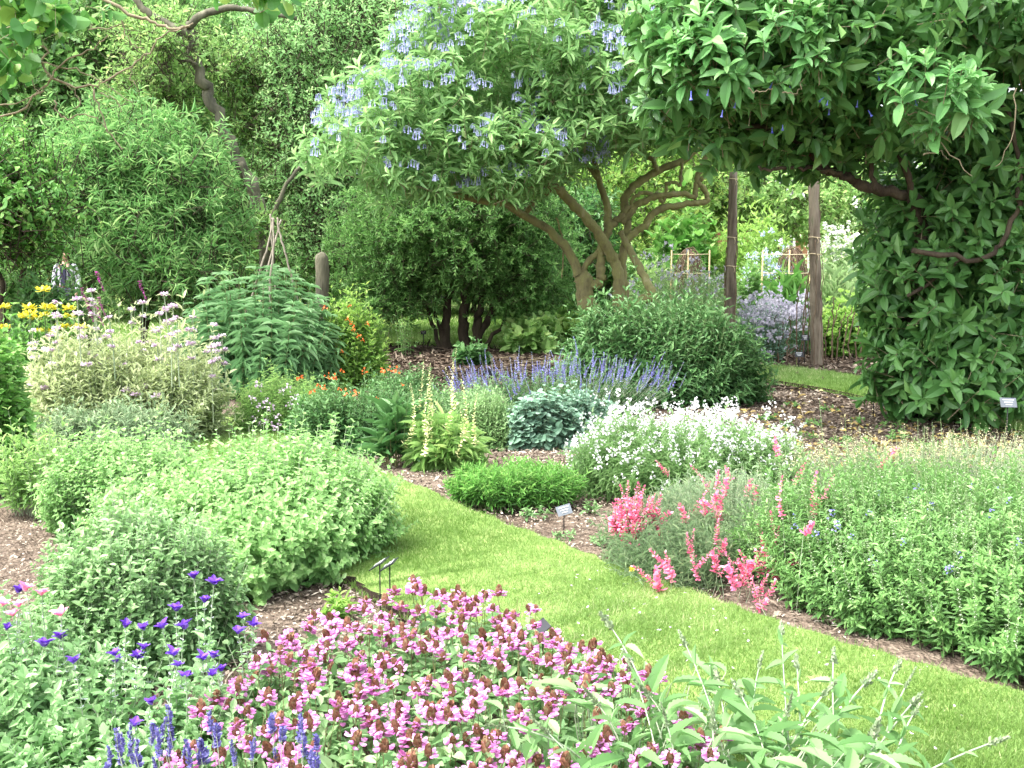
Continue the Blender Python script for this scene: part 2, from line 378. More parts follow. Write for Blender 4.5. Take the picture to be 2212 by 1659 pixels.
def ribbon(name, e1, e2, z, m, label):
    b = MB(); n = len(e1); K = 8
    rows = [e1 + (e2 - e1) * f for f in np.linspace(0, 1, K)]
    for r_ in rows: r_[:, 2] = z + .006 * np.sin(r_[:, 0] * 3) * np.cos(r_[:, 1] * 2.2)
    lo1 = rows[0].copy(); lo1[:, 2] = -.05; lo2 = rows[-1].copy(); lo2[:, 2] = -.05
    V = np.stack([lo1] + rows + [lo2]); a = np.arange(n - 1)[None] + (np.arange(K + 1) * n)[:, None]
    f = np.stack([a, a + 1, a + n + 1, a + n], -1); mi = np.ones(f.shape[:2], int) * 0; mi[0] = 1; mi[-1] = 1
    b.add(V.reshape(-1, 3), f.reshape(-1, 4), mi.reshape(-1), .5)
    return tag(b.obj(name, [m, M['soil_cut']]), label, None, None, 'structure')
ribbon('grass_path', edge, edge2, .055, M['turf'], 'mown grass path running diagonally between the beds')
M['blade'] = leafmat('grass_blades', (.12, .22, .035), (.24, .36, .10), (.44, .47, .24), .5, .35, .2)
def blades(name, e1, e2, n, z, ln, wd, label, spill=.03, near=1.0, clover=0):
    seg = np.linalg.norm(np.diff(e1, axis=0), axis=1); mid = (e1[1:] + e2[1:]) / 2
    dist = np.maximum(mid[:, 1], 2.5); wt = seg * (mid[:, 1] > 2.2) / dist ** near * (mid[:, 1] < 40); wt = wt / wt.sum()
    i = rng.choice(len(seg), n, p=wt); f = rng.random((n, 1)); g_ = U(-spill, 1 + spill, (n, 1))
    a = e1[i] + (e1[i + 1] - e1[i]) * f; b = e2[i] + (e2[i + 1] - e2[i]) * f
    p = a + (b - a) * g_; p[:, 2] = z
    inside = (g_[:, 0] > 0) & (g_[:, 0] < 1); p[~inside, 2] = z - .03
    sc = np.maximum(1, p[:, 1] / 5.5)
    lowf = (np.sin(p[:, 0] * 5.1 + np.sin(p[:, 1] * 3.3) * 2) * np.cos(p[:, 1] * 4.3 + p[:, 0] * 2) + np.sin(p[:, 0] * 1.9 - p[:, 1] * 1.3)) * .16 + .42 + .16 * np.sin(p[:, 0] * 11 + p[:, 1] * 7) * np.sin(p[:, 1] * 13 - p[:, 0] * 5)
    rr = np.clip(lowf + rng.normal(size=n) * .22, 0, 1)
    D = rng.normal(size=(n, 3)) * .55; D[:, 2] = 1
    mb = MB().scatter(L_BLADE, p, D, rdir(n), ln * rng.lognormal(-.15, .35, n) * sc ** .5, wd * sc * U(.8, 1.3, n), 0, rr)
    return tag(mb.obj(name, M['blade']), label, 'grass', None, 'stuff')
blades('grass', edge, edge2, 330000, .05, .024, .0032, 'short bright green mown grass of the front path', near=1.6, spill=.025)
# grass strips further back
def strip(px, z=.04):
    return [np.array([G(x, y) for x, y in side]) for side in px]
bk = strip([[(1560, 812), (1640, 826), (1740, 842), (1830, 858), (1930, 882), (2212, 945), (2500, 1010)], [(1560, 790), (1640, 797), (1740, 808), (1830, 820), (1930, 838), (2212, 868), (2500, 905)]])
b1, b2 = wob(bk[0], 5, 0), wob(bk[1], 5, 0)
ribbon('grass_path', b1, b2, .055, M['turf'], 'narrow grass strip curving behind the large-leaved shrub')
blades('grass', b1, b2, 60000, .05, .03, .004, 'short sunlit grass of the strip behind the shrub', near=1)
bk = strip([[(150, 770), (600, 760), (800, 750), (900, 745), (1000, 750), (1250, 762), (1500, 765), (1700, 765), (1850, 762), (2212, 760)], [(150, 668), (600, 668), (900, 672), (1000, 675), (1100, 680), (1300, 700), (1500, 735), (1700, 738), (1850, 735), (2212, 730)]])
l1, l2 = wob(bk[0], 5, 0), wob(bk[1], 5, 0)
ribbon('lawn', l1, l2, .05, M['turf'], 'bright lawn behind the multi-stemmed shrub')
blades('grass', l1, l2, 60000, .05, .04, .008, 'short grass of the lawn behind the multi-stemmed shrub', near=.3)
# far lawn so the land beyond the beds stays green
fb = MB(); fb.add([(-140, 31, .03), (140, 31, .03), (140, 290, .03), (-140, 290, .03)], [np.array([[0, 1, 2, 3]])])
tag(fb.obj('field', M['turf']), 'far green lawn beyond the beds', None, None, 'structure')
# bark chips
M['chip'] = leafmat('bark_chips', (.06, .045, .035), (.30, .245, .19), (.58, .52, .43), .9, 0.02, .2)
def chips(n, regions, name='mulch', label='', size=.022, m='chip'):
    pts = []
    for (x0, x1, y0, y1, wgt) in regions:
        k = int(n * wgt); pts.append(np.stack([U(x0, x1, k), U(y0, y1, k), np.full(k, .012)], 1))
    p = np.concatenate(pts); k = len(p)
    sc = np.maximum(1, p[:, 1] / 6)
    N = rng.normal(size=(k, 3)) * .45; N[:, 2] = 1; D = rdir(k); D[:, 2] *= .2
    p[:, 2] += .012 * rng.random(k)
    mb = MB().scatter((L_FAR[0] * np.array([1, 1, .6]), L_FAR[1], L_FAR[2]), p, D, N, size * sc * rng.lognormal(0, .45, k), size * sc * .45 * rng.lognormal(0, .3, k))
    return tag(mb.obj(name, M[m]), label, 'mulch', None, 'stuff')
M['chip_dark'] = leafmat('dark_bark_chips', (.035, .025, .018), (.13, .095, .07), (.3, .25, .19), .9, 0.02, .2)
def inpath(x, y):
    return False
chips(52000, [(-1.6, 2.2, 4.2, 8.6, .42), (-3.2, 0, 3.2, 6.2, .3), (0, 5.5, 7.5, 12.5, .28)], 'mulch', 'pale bark chips strewn over the bed soil')
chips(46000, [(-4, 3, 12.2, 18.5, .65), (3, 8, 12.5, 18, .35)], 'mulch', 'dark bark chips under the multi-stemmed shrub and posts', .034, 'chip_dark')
chips(16000, [(1.8, 7, 7, 12, 1.)], 'mulch', 'brown bark chips among the fallen leaves on the right', .03, 'chip_dark')
# ================================================================ TREES IN THE MIDDLE
# ---- the crooked tree with hanging blue bells
M['iol'] = leafmat('pale_green_leaf', (.12, .25, .075), (.28, .47, .16), (.47, .61, .27), .5, .4, .3)
M['bell'] = leafmat('pale_blue_bell', (.30, .32, .56), (.48, .50, .74), (.66, .68, .86), .6, .3)
M['bell_dark'] = leafmat('blue_bell', (.08, .10, .45), (.20, .23, .68), (.3, .34, .75), .6, .25)
def bell_tpl():
    V = []; Q = []
    prof = [(0, .04), (.55, .06), (.8, .09), (1, .2)]
    for t, r in prof:
        for k in range(5):
            a = k * 2 * math.pi / 5; V.append((r * math.cos(a), t, r * math.sin(a)))
    for i in range(3):
        for k in range(5):
            Q.append((i * 5 + k, i * 5 + (k + 1) % 5, i * 5 + 5 + (k + 1) % 5, i * 5 + 5 + k))
    return np.array(V, float), np.zeros((0, 3), int), np.array(Q)
BELL = bell_tpl()
TD = 14.0
base = P(1318, 816, TD); base[2] = 0
t = thing('flowering_tree', 'crooked many-branched tree with a wide crown of pale blue hanging bells', 'tree', base)
tb = MB()
limb(tb, [(1300, 790), (1292, 723), (1285, 683), (1265, 650), (1262, 613), (1252, 590)], TD, 44, 34, rough=.07)
tb.obj('trunk', M['bark'], t)
b2_ = MB(); limb(b2_, [(1345, 800), (1341, 715), (1336, 657), (1336, 603), (1326, 563), (1306, 526), (1286, 496), (1266, 470), (1239, 444), (1212, 414), (1182, 400), (1149, 399), (1122, 404), (1090, 380)], TD, 30, 15, dd=[14, 14, 14, 14, 14, 13.9, 13.8, 13.7, 13.6, 13.5, 13.4, 13.3, 13.2, 13.1]); b2_.obj('trunk', M['bark'], t)
b2_ = MB(); limb(b2_, [(1352, 800), (1351, 713), (1349, 657), (1346, 613), (1342, 577), (1349, 536), (1356, 490), (1352, 464), (1349, 444), (1356, 417), (1379, 394), (1419, 370), (1449, 357), (1484, 341), (1530, 300)], TD + .1, 24, 13); b2_.obj('trunk', M['bark'], t)
branches = [
 ([(1252, 600), (1232, 550), (1189, 500), (1139, 470), (1089, 440), (1039, 434), (979, 420), (938, 414), (882, 380), (850, 340)], 23, 7, [14, 14, 13.9, 13.8, 13.6, 13.5, 13.3, 13.2, 13, 12.9]),
 ([(1132, 464), (1149, 444), (1159, 424), (1185, 414), (1190, 395)], 13, 9, None),
 ([(1262, 613), (1272, 617), (1291, 612), (1299, 597), (1297, 566), (1300, 536), (1312, 500), (1330, 478), (1345, 465), (1356, 445)], 24, 14, None),
 ([(1312, 500), (1314, 470), (1310, 440), (1296, 394), (1279, 334), (1265, 300), (1250, 220)], 20, 7, None),
 ([(1290, 385), (1272, 360), (1255, 338), (1235, 318), (1200, 270)], 12, 5, None),
 ([(1239, 440), (1180, 398), (1150, 375), (1132, 350), (1120, 300)], 11, 5, None),
 ([(1195, 405), (1188, 385), (1179, 357), (1172, 310)], 9, 5, None),
 ([(1419, 370), (1412, 350), (1399, 337), (1372, 314), (1350, 298), (1320, 240)], 11, 5, None),
 ([(1342, 481), (1372, 447), (1391, 435), (1414, 424), (1453, 421), (1479, 420), (1499, 425), (1504, 405), (1507, 382), (1522, 346), (1550, 290)], 15, 10, None),
 ([(1350, 520), (1376, 498), (1394, 488), (1404, 470), (1427, 452), (1453, 446), (1492, 439), (1524, 436), (1527, 422), (1515, 402), (1507, 394), (1530, 377), (1569, 356), (1620, 330)], 18, 9, None),
 ([(1350, 675), (1366, 657), (1391, 646), (1408, 640), (1402, 618), (1389, 593), (1372, 560), (1352, 526), (1340, 500)], 24, 13, [13.9, 13.8, 13.6, 13.5, 13.5, 13.6, 13.7, 13.9, 14]),
 ([(1369, 460), (1364, 440), (1372, 424), (1392, 417), (1419, 424), (1432, 437), (1439, 420), (1439, 397), (1459, 395), (1468, 402), (1471, 380), (1473, 352)], 9, 7, None),
 ([(1252, 592), (1275, 560), (1290, 545), (1320, 500)], 15, 10, None),
 ([(1200, 470), (1212, 500), (1217, 540), (1214, 600)], 4, 3, None)]
for px, w0, w1, dd in branches:
    q = MB(); limb(q, px, TD, w0, w1, dd=dd); q.obj('branch', M['bark'], t)
cb = blobs_px([(1180, 130, 330, 130, 14, 2.0), (960, 240, 230, 90, 13.4, 1.3), (820, 320, 150, 60, 13, 1.0), (1080, 330, 200, 60, 13.2, 1.2), (1330, 180, 240, 110, 13.6, 1.6), (890, 385, 90, 40, 12.8, .7), (1250, 20, 300, 100, 15, 2.2), (1420, 70, 200, 150, 14, 1.6), (1090, 390, 60, 25, 13, .6), (1300, 250, 170, 60, 13.2, 1.2)])
mb = MB()
crown(mb, cb, 1250, 3, .16, .042, k=11, sh=.14, spread=.16, tpl=L_MID, upb=.9, a0=95, a1=40, s1=.75, t0=.1, g=.12, fill=9000, shell=.8, sun_up=.3, drift=.35, rnd=(.1, .95))
mb.obj('crown', [M['iol'], M['twig']], t)
bells = []
for v in range(3):
    k = MB(); n = 5 + 2 * v
    o = np.clip(rng.normal(size=(n, 3)), -1.5, 1.5) * np.array([.05, .05, .015]); k.stems(np.tile([0, 0, .03], (n, 1)) * 1., o * .5 + np.array([0, 0, .025]), o, .002, .0015, 2, 0); k.scatter(BELL, o, np.array([0, 0, -1.]) + rng.normal(size=(n, 3)) * .14, rdir(n), U(.06, .095, n), U(.07, .10, n), 0)
    bells.append(k)
cp, cn = crown_points(cb, 6500, .93)
pr = proj(cp); keep = (cn[:, 1] < .35) & (cn[:, 2] > -.25) & (pr[:, 1] > -30) & (pr[:, 0] > 700) & (np.sin(cp[:, 0] * 4.3 + cp[:, 1] * 3) * np.cos(cp[:, 2] * 2.1 + cp[:, 0] * 2.7 + cp[:, 1] * 2) + rng.normal(size=len(cp)) * .55 > 0)
parts(t, 'flower', bells, M['bell'], (cp + cn * .13 - np.array([0, 0, .05]))[keep][:2300], U(.45, .85, keep.sum())[:2300])

def P3_(n): return rng.normal(size=(n, 3))
# ---- the big-leaved shrub arching in from the right
M['big'] = leafmat('broad_dark_leaf', (.045, .14, .03), (.12, .27, .06), (.2, .37, .09), .42, .22, .4)
M['big_lit'] = leafmat('broad_sunlit_leaf', (.07, .22, .05), (.17, .38, .11), (.25, .45, .15), .42, .3, .4)  # brighter copy of the broad leaf, sunlight painted into the colour
base = G(1985, 905)
t = thing('broad_leaved_shrub', 'tall dark green shrub with large pointed leaves arching over the bed at the right', 'shrub', base)
D0 = float(base[1])
for px, w0, w1, dd in [([(1966, 905), (1962, 853), (1957, 787), (1965, 700), (1975, 600), (1990, 500), (1975, 430), (1891, 410), (1841, 384), (1807, 375), (1774, 360), (1754, 327), (1707, 292), (1660, 277), (1600, 266)], 38, 9, np.linspace(D0, 9.2, 15)),
                       ([(1985, 905), (2005, 800), (2015, 700), (2000, 560), (1975, 460), (1960, 380), (1900, 250)], 30, 10, np.linspace(D0, 9.6, 7)),
                       ([(1841, 384), (1807, 377), (1774, 367), (1724, 362), (1670, 367), (1640, 360)], 13, 5, np.linspace(9.6, 9.2, 6))]:
    q = MB(); limb(q, px, 10, w0, w1, 0, dd=dd, amp=.015); q.obj('trunk', M['bark_dark'], t)
for px, w0, w1, dd in [([(1774, 355), (1750, 320), (1747, 285), (1735, 240), (1727, 200)], 9, 5, 9.3), ([(1970, 540), (2120, 560), (2168, 517), (2198, 450), (2200, 380), (2194, 300), (2168, 234), (2128, 160), (2100, 60)], 12, 8, 9.4),
                       ([(1891, 410), (1880, 350), (1860, 250), (1830, 150)], 12, 6, 9.6), ([(1960, 640), (2040, 590), (2100, 540)], 9, 5, 9.6), ([(1760, 340), (1800, 300), (1850, 200)], 8, 4, 9.4)]:
    q = MB(); limb(q, px, dd, w0, w1, 0, amp=.012); q.obj('branch', M['bark_dark'], t)
# crown: leafy column at the right and the overhanging roof
cb = blobs_px([(2060, 640, 190, 200, 10.2, .9), (2040, 820, 150, 95, 10.0, .75), (2110, 450, 160, 170, 10.3, 1.0), (1990, 420, 110, 100, 10.4, .7), (2180, 250, 160, 200, 10, 1.0), (2230, 760, 110, 150, 10.2, .8), (1960, 600, 90, 170, 10.2, .6)])
mb = MB()
crown(mb, cb, 560, 1, .17, .075, k=11, sh=.22, spread=.06, tpl=L_BIG, upb=.45, a0=105, a1=35, s1=.7, t0=.1, g=.22, fill=3800, shell=.78, sun_up=.2, drift=.35, stem_r=.005, rnd=(.1, .8))
cb2 = blobs_px([(1700, 100, 230, 110, 9.0, 1.0), (1880, 60, 260, 120, 9.2, 1.3), (1540, 130, 150, 110, 9.2, .8), (2050, 60, 260, 110, 9.4, 1.3), (1480, 30, 120, 100, 9.4, .8), (1640, 220, 160, 40, 9.3, .8), (1850, 270, 160, 90, 9.6, .9), (1610, 290, 150, 50, 9.7, .8), (1480, 235, 110, 55, 9.8, .8), (1730, 330, 110, 40, 9.8, .7)])
crown(mb, cb2, 480, 1, .165, .07, k=11, sh=.2, spread=.06, tpl=L_BIG, upb=.6, a0=105, a1=35, s1=.7, t0=.1, g=.18, fill=5200, shell=.8, sun_up=.2, drift=.3, stem_r=.005, rnd=(.1, .85))
mb.obj('crown', [M['big'], M['twig']], t)
# outer shoots of the overhang, their sunlit look put into a paler leaf colour
mb = MB()
cb3 = blobs_px([(1650, 110, 210, 110, 8.6, .5), (1560, 60, 140, 90, 8.8, .5), (2010, 190, 110, 62, 8.2, .35), (1800, 90, 110, 80, 8.7, .4), (1790, 175, 55, 22, 8.5, .2), (2120, 50, 120, 50, 8.9, .4), (2040, 260, 80, 40, 8.3, .3)])
crown(mb, cb3, 300, 1, .155, .062, k=11, sh=.17, spread=.04, tpl=L_BIG, upb=1.0, a0=100, a1=28, s1=.65, t0=.1, g=.08, fill=0, shell=.85, sun_up=.3, drift=.25, stem_r=.004, rnd=(.2, 1))
o = mb.obj('sunlit_shoots', [M['big_lit'], M['twig']], t); o['label'] = 'pale sunlit shoots on the overhanging branches'
kinds = []
for v in range(3):
    k = MB(); n = 1
    k.scatter(BELL, rng.normal(size=(n, 3)) * .03, np.array([0, 0, -1.]) + rng.normal(size=(n, 3)) * .15, rdir(n), U(.07, .09, n), U(.1, .13, n)); kinds.append(k)
spots = [(1790, 215), (1675, 192), (1672, 288), (1686, 283), (1722, 163), (1783, 222), (1792, 232), (1818, 120), (1830, 118), (1902, 170), (1884, 245), (1990, 222), (2015, 60), (2080, 60), (1700, 200), (1842, 230), (1530, 190), (1500, 215), (1550, 250), (1590, 215), (1480, 130), (1850, 215), (1895, 255), (1935, 270), (2050, 285), (1960, 190), (1755, 120), (2170, 50), (1420, 190), (1445, 230), (1470, 250), (1515, 265)]
parts(t, 'flower', kinds, M['bell_dark'], [P(x, y, 8.4 + .2 * math.sin(x)) for x, y in spots[:20]], U(.55, .85, 20), dirs=nrm(P3_(20) * .3 + np.array([0, 0, 1])))
for px in [[(2196, 190), (2185, 300), (2150, 360)], [(1780, 120), (1770, 150), (1768, 185)], [(1616, 190), (1640, 198), (1670, 192)], [(1690, 200), (1720, 205), (1735, 170)], [(1970, 205), (2000, 222), (2025, 212)], [(1960, 245), (2010, 240), (2045, 222)], [(2030, 220), (2050, 250), (2030, 275)], [(1995, 335), (2030, 330), (2050, 345)], [(2020, 300), (2060, 340), (2100, 380)]]:
    mb = MB(); limb(mb, px, 8.2, 3.2, 1.6, amp=.01, sides=5); mb.obj('twig', M['twig'], t)

# ---- multi-stemmed shrub in the middle distance
M['mid'] = leafmat('mid_green_leaf', (.075, .19, .04), (.18, .35, .09), (.31, .47, .15), .5, .42, .35)
M['light'] = leafmat('light_green_leaf', (.14, .28, .06), (.28, .45, .13), (.46, .58, .2), .5, .4, .35)
M['yellowgreen'] = leafmat('yellow_green_leaf', (.13, .28, .04), (.28, .46, .09), (.44, .56, .13), .5, .4, .35)
base = G(1010, 757)
t = thing('multi_stemmed_shrub', 'dark bushy shrub on several dark stems beside the mulch ring', 'shrub', base)
d = float(base[1])
for px, w0, w1 in [([(968, 775), (962, 720), (968, 650), (985, 540), (1000, 440), (1010, 380)], 26, 9), ([(1005, 765), (1000, 700), (1003, 620), (1010, 520), (1012, 400)], 28, 9), ([(1035, 765), (1030, 700), (1040, 650), (1045, 560), (1070, 450)], 24, 8), ([(1020, 765), (1050, 700), (1080, 640), (1100, 560), (1110, 480)], 20, 7),
                   ([(955, 770), (935, 700), (915, 650), (890, 590)], 12, 5), ([(962, 770), (945, 690), (930, 600), (925, 500)], 10, 5), ([(1040, 765), (1090, 690), (1140, 640), (1170, 600)], 10, 5)]:
    q = MB(); limb(q, px, d, w0, w1, amp=.02); q.obj('trunk', M['bark_dark'], t)
cb = blobs_px([(980, 480, 220, 130, d, 1.6), (830, 560, 100, 130, d, 1.0), (1130, 560, 110, 130, d, 1.0), (960, 570, 150, 55, d - .3, .9), (840, 645, 70, 40, d - .3, .5), (1120, 600, 80, 50, d - .2, .7), (1000, 400, 180, 60, d, 1.0)])
mb = MB(); crown(mb, cb, 1200, 5, .095, .03, k=12, sh=.28, spread=.22, tpl=L_FAR, upb=.3, a0=75, a1=35, fill=16000, shell=.6, rnd=(0, .9)); mb.obj('crown', [M['mid'], M['bark_dark']], t)

# ---- green mounded shrub in front of the crooked tree
def P3(n): return rng.normal(size=(n, 3))
def herb(name, label, cat, box, nst, leaf, mats, k=10, ll=.05, lw=.02, r=.0022, height=None, ratio=.8, t0=.25, s0=1., s1=.6, a0=80, a1=35, mode='opp', g=.12, group=None, part='foliage', flat=.55, lean=.55, d=None, rnd=(.1, .9), var=.25, under=0, tipn=.1, sun_up=.1, spread=.7, centre=None, mindome=0., pexp=4.0, wild=.13, rot=0., sq=0.):
    """leafy mound: box = left, right, foot, top in drawing units. Returns thing, tips, tip directions, blocks"""
    if centre is None:
        xl, xr, yb, yt = box
        df = d if d else gd(yb)
        rx = (xr - xl) / 2 / F * df
        for _ in range(4):
            ry = rx * ratio; dc = df + ry * .85; rx = (xr - xl) / 2 / F * dc
        c = P((xl + xr) / 2, yb, dc); c[2] = 0
        h = height or max(.08, P(0, yt, dc + ry * .25)[2])
    else: c, rx, ry, h = centre; c = np.array(c, float)
    t = thing(name, label, cat, c, group)
    th = U(0, 2 * np.pi, nst); rho = np.sqrt(U(0, 1, nst)) 
    z = h * (mindome + (1 - mindome) * (1 - rho ** pexp) ** flat) * (1 + tipn * rng.normal(size=nst)) * U(.8, 1.0, nst)
    ph = c[0] * 9 + c[1] * 5
    rho = rho * (1 + .10 * np.sin(3 * th + ph) + .07 * np.sin(5 * th + 2 * ph) + .05 * np.sin(9 * th + ph))
    wl = rng.random(nst) < wild; z = np.where(wl, z * U(1.02, 1.28, nst), z); rho = np.where(wl, rho * U(.95, 1.12, nst), rho)
    ct, st = np.cos(th), np.sin(th); k4 = (1 - sq) + sq / np.maximum(np.abs(ct) ** 4 + np.abs(st) ** 4, .1) ** .25
    lx = rx * rho * ct * k4; ly = ry * rho * st * k4
    x = c[0] + lx * math.cos(rot) - ly * math.sin(rot); y = c[1] + lx * math.sin(rot) + ly * math.cos(rot)
    for _ in range(7):
        bx, by = c[0] + rx * U(-.9, .9), c[1] + ry * U(-.9, .9); z = z * (1 + U(-.28, .22) * np.exp(-((x - bx) ** 2 + (y - by) ** 2) / (.32 * min(rx, ry)) ** 2))
    low = z < .05 * h
    z = np.where(low, U(.03, .2, nst) * h, z)
    T = np.stack([x, y, z], 1)
    B = np.stack([c[0] + (x - c[0]) * spread, c[1] + (y - c[1]) * spread, np.zeros(nst)], 1)
    mid = B * .5 + T * .5; mid[:, :2] = B[:, :2] + (T - B)[:, :2] * (1 - lean); mid[:, 2] = T[:, 2] * lean + .01
    mid += P3(nst) * .03 * h
    mb = MB(); along(mb, leaf, B, mid, T, k, ll, lw, t0, 1, a0, a1, mode, s0, s1, 0, g=g, rnd=rnd, var=var, sun_up=sun_up)
    mb.stems(B, mid, T, r, r * .5, 5, 1)
    if under:
        q = np.sqrt(U(0, 1, under)); a = U(0, 6.28, under)
        ux, uy = rx * q * np.cos(a) * .92, ry * q * np.sin(a) * .92
        pt = np.stack([c[0] + ux * math.cos(rot) - uy * math.sin(rot), c[1] + ux * math.sin(rot) + uy * math.cos(rot), U(.02, .78, under) * h * (1 - q ** pexp) ** flat], 1)
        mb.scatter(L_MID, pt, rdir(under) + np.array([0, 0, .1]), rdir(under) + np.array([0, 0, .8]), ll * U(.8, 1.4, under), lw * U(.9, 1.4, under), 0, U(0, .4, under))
    mb.obj(part, mats, t)
    return t, T, nrm(T - mid + 1e-6), (c, rx, ry, h)
M['shrubg'] = leafmat('bluish_green_leaf', (.04, .13, .03), (.11, .24, .07), (.2, .34, .12), .5, .25, .35)
herb('rounded_shrub', 'rounded deep green shrub in front of the crooked tree', 'shrub', (1205, 1665, 885, 655), 1500, L_MID, [M['shrubg'], M['stem']], k=16, ll=.105, lw=.038, ratio=.55, t0=.35, flat=.5, under=2500, r=.004, a0=85, a1=40, var=.3)

# ================================================================ MIDDLE BEDS
M['fresh2'] = leafmat('feathery_pale_leaf', (.14, .27, .08), (.27, .43, .16), (.42, .55, .28), .6, .3)
M['cat2'] = leafmat('grey_green_herb_leaf', (.11, .24, .075), (.24, .40, .15), (.4, .55, .26), .55, .25)
M['airy'] = leafmat('airy_light_leaf', (.15, .33, .09), (.31, .52, .19), (.52, .66, .3), .5, .4)
M['glauc'] = leafmat('blue_grey_leaf', (.10, .2, .12), (.22, .36, .24), (.35, .48, .36), .55, .2)
M['fresh'] = leafmat('fresh_green_leaf', (.07, .21, .03), (.17, .38, .07), (.34, .5, .14), .5, .3)
M['sage'] = leafmat('pale_fresh_leaf', (.13, .30, .07), (.28, .47, .15), (.46, .61, .27), .6, .32)
M['whitef'] = leafmat('white_petal', (.6, .6, .6), (.8, .8, .8), tr=.25)
M['bluef'] = leafmat('violet_blue_petal', (.15, .14, .42), (.30, .29, .64), (.46, .46, .76), tr=.25)
M['pinkf'] = leafmat('coral_pink_petal', (.68, .11, .23), (.82, .25, .40), (.88, .44, .57), tr=.3)
M['lilac'] = leafmat('pale_lilac_petal', (.45, .32, .47), (.66, .52, .66), (.78, .68, .76), tr=.2)
M['yellowf'] = leafmat('yellow_petal', (.66, .58, .03), (.8, .74, .08), (.85, .82, .28), tr=.2)
M['cream'] = leafmat('cream_petal', (.34, .34, .16), (.56, .54, .32), (.7, .66, .48), tr=.2)
M['orange'] = leafmat('orange_petal', (.75, .09, .02), (.9, .22, .05), tr=.2)
def spike(n, L, pl, pw, a0=70, a1=40, dens=1, mat=0, taper=.4, tpl=L_PETAL):
    k = MB(); P0 = np.zeros((1, 3)); P2 = np.array([[0, 0, L]]); along(k, tpl, P0, P2 / 2 + .1 * L * rng.normal(size=(1, 3)) * np.array([1, 1, 0]), P2, n, pl, pw, .05, 1, a0, a1, 'spiral', 1, taper, mat, jit=.35, g=.1)
    k.stems(P0, P2 / 2, P2, .0015, .001, 2, 1); return k
def blossom(n, r, pl, mat=0):
    k = MB(); o = np.clip(P3(n), -1.2, 1.2) * r; k.scatter(L_PETAL, o, rdir(n) + np.array([0, 0, .2]), rdir(n) + np.array([0, -.5, .8]), pl * U(.7, 1.2, n), pl * U(.7, 1, n), mat); return k
# blue spires at the back
t, T, D, bk = herb('blue_flowering_perennial', 'clump of violet-blue flower spikes in front of the mulch ring', 'plant', (955, 1440, 905, 855), 620, L_MID, [M['shrubg'], M['stem_pale']], k=12, ll=.045, lw=.015, ratio=.28, t0=.2, flat=.3, under=900, height=.42)
i = rng.choice(len(T), 210, False); top = T[i] + np.array([0, 0, .0])
parts(t, 'flower_spike', [spike(46, .17 + .04 * v, .017, .013) for v in range(4)], [M['bluef'], M['stem_pale']], top, U(.6, 1.1, 210), dirs=nrm(D[i] * .6 + P3(210) * .22 + np.array([0, 0, 1])))
# glaucous round leaves
t, T, D, bk = herb('blue_grey_leaved_plant', 'low mound of round blue-grey leaves below the violet-blue spikes', 'plant', (1075, 1265, 975, 868), 380, L_ROUND, [M['glauc'], M['stem_pale']], k=10, ll=.07, lw=.062, ratio=.7, t0=.3, flat=.4, under=500, a0=95, a1=60, g=.05, height=.4)
# lilac penstemon + orange clump on the left of it
t, T, D, bk = herb('orange_flowering_perennial', 'loose green clump dotted with orange flowers left of the pale yellow spires', 'plant', (600, 975, 985, 812), 900, L_MID, [M['shrubg'], M['stem']], k=18, ll=.055, lw=.022, ratio=.5, t0=.1, flat=.35, under=1800, height=.52)
spots = [(750, 848), (765, 845), (735, 840), (700, 838), (788, 802), (840, 797), (855, 800), (830, 800), (740, 800), (690, 832), (672, 845), (770, 850), (645, 815), (815, 860), (722, 815), (868, 830), (708, 812)]
parts(t, 'flower', [blossom(6, .012, .02) for _ in range(2)], [M['orange']], [P(x, y, bk[0][1] - .25 + .15 * math.sin(x)) for x, y in spots], U(.8, 1.3, len(spots)))
t, T, D, bk = herb('lilac_flowering_perennial', 'feathery green clump with lilac flowers beside the pale leafy mound', 'plant', (500, 730, 950, 800), 750, L_STRAP, [M['light'], M['stem']], k=22, ll=.04, lw=.008, ratio=.6, t0=.15, flat=.4, under=1200, height=.5)
spots = [(548, 905), (560, 880), (575, 870), (585, 885), (600, 900), (610, 845), (625, 875), (640, 860), (650, 880), (655, 900), (565, 915), (560, 835), (625, 838), (668, 905), (690, 915), (600, 925), (580, 915), (545, 862)]
parts(t, 'flower', [blossom(12, .022, .02) for _ in range(2)], [M['lilac2'] if 'lilac2' in M else M['lilac']], [P(x, y, bk[0][1] - .35 + .1 * math.sin(x)) for x, y in spots], U(.8, 1.4, len(spots)))
# yellow-green shrub with orange flowers
t, T, D, bk = herb('yellow_green_shrub', 'airy yellow-green shrub with small orange flowers between the palm-leaved plant and the mulch', 'shrub', (690, 835, 850, 655), 330, L_MID, [M['yellowgreen'], M['stem']], k=18, ll=.09, lw=.04, ratio=.8, t0=.3, flat=.4, under=500, r=.004)
spots = [(752, 690), (760, 700), (765, 712), (785, 735), (775, 725), (795, 700), (740, 760), (700, 665), (755, 660)]
parts(t, 'flower', [blossom(6, .014, .022)], [M['orange']], [P(x, y, bk[0][1] - .4) for x, y in spots], U(.8, 1.3, len(spots)))
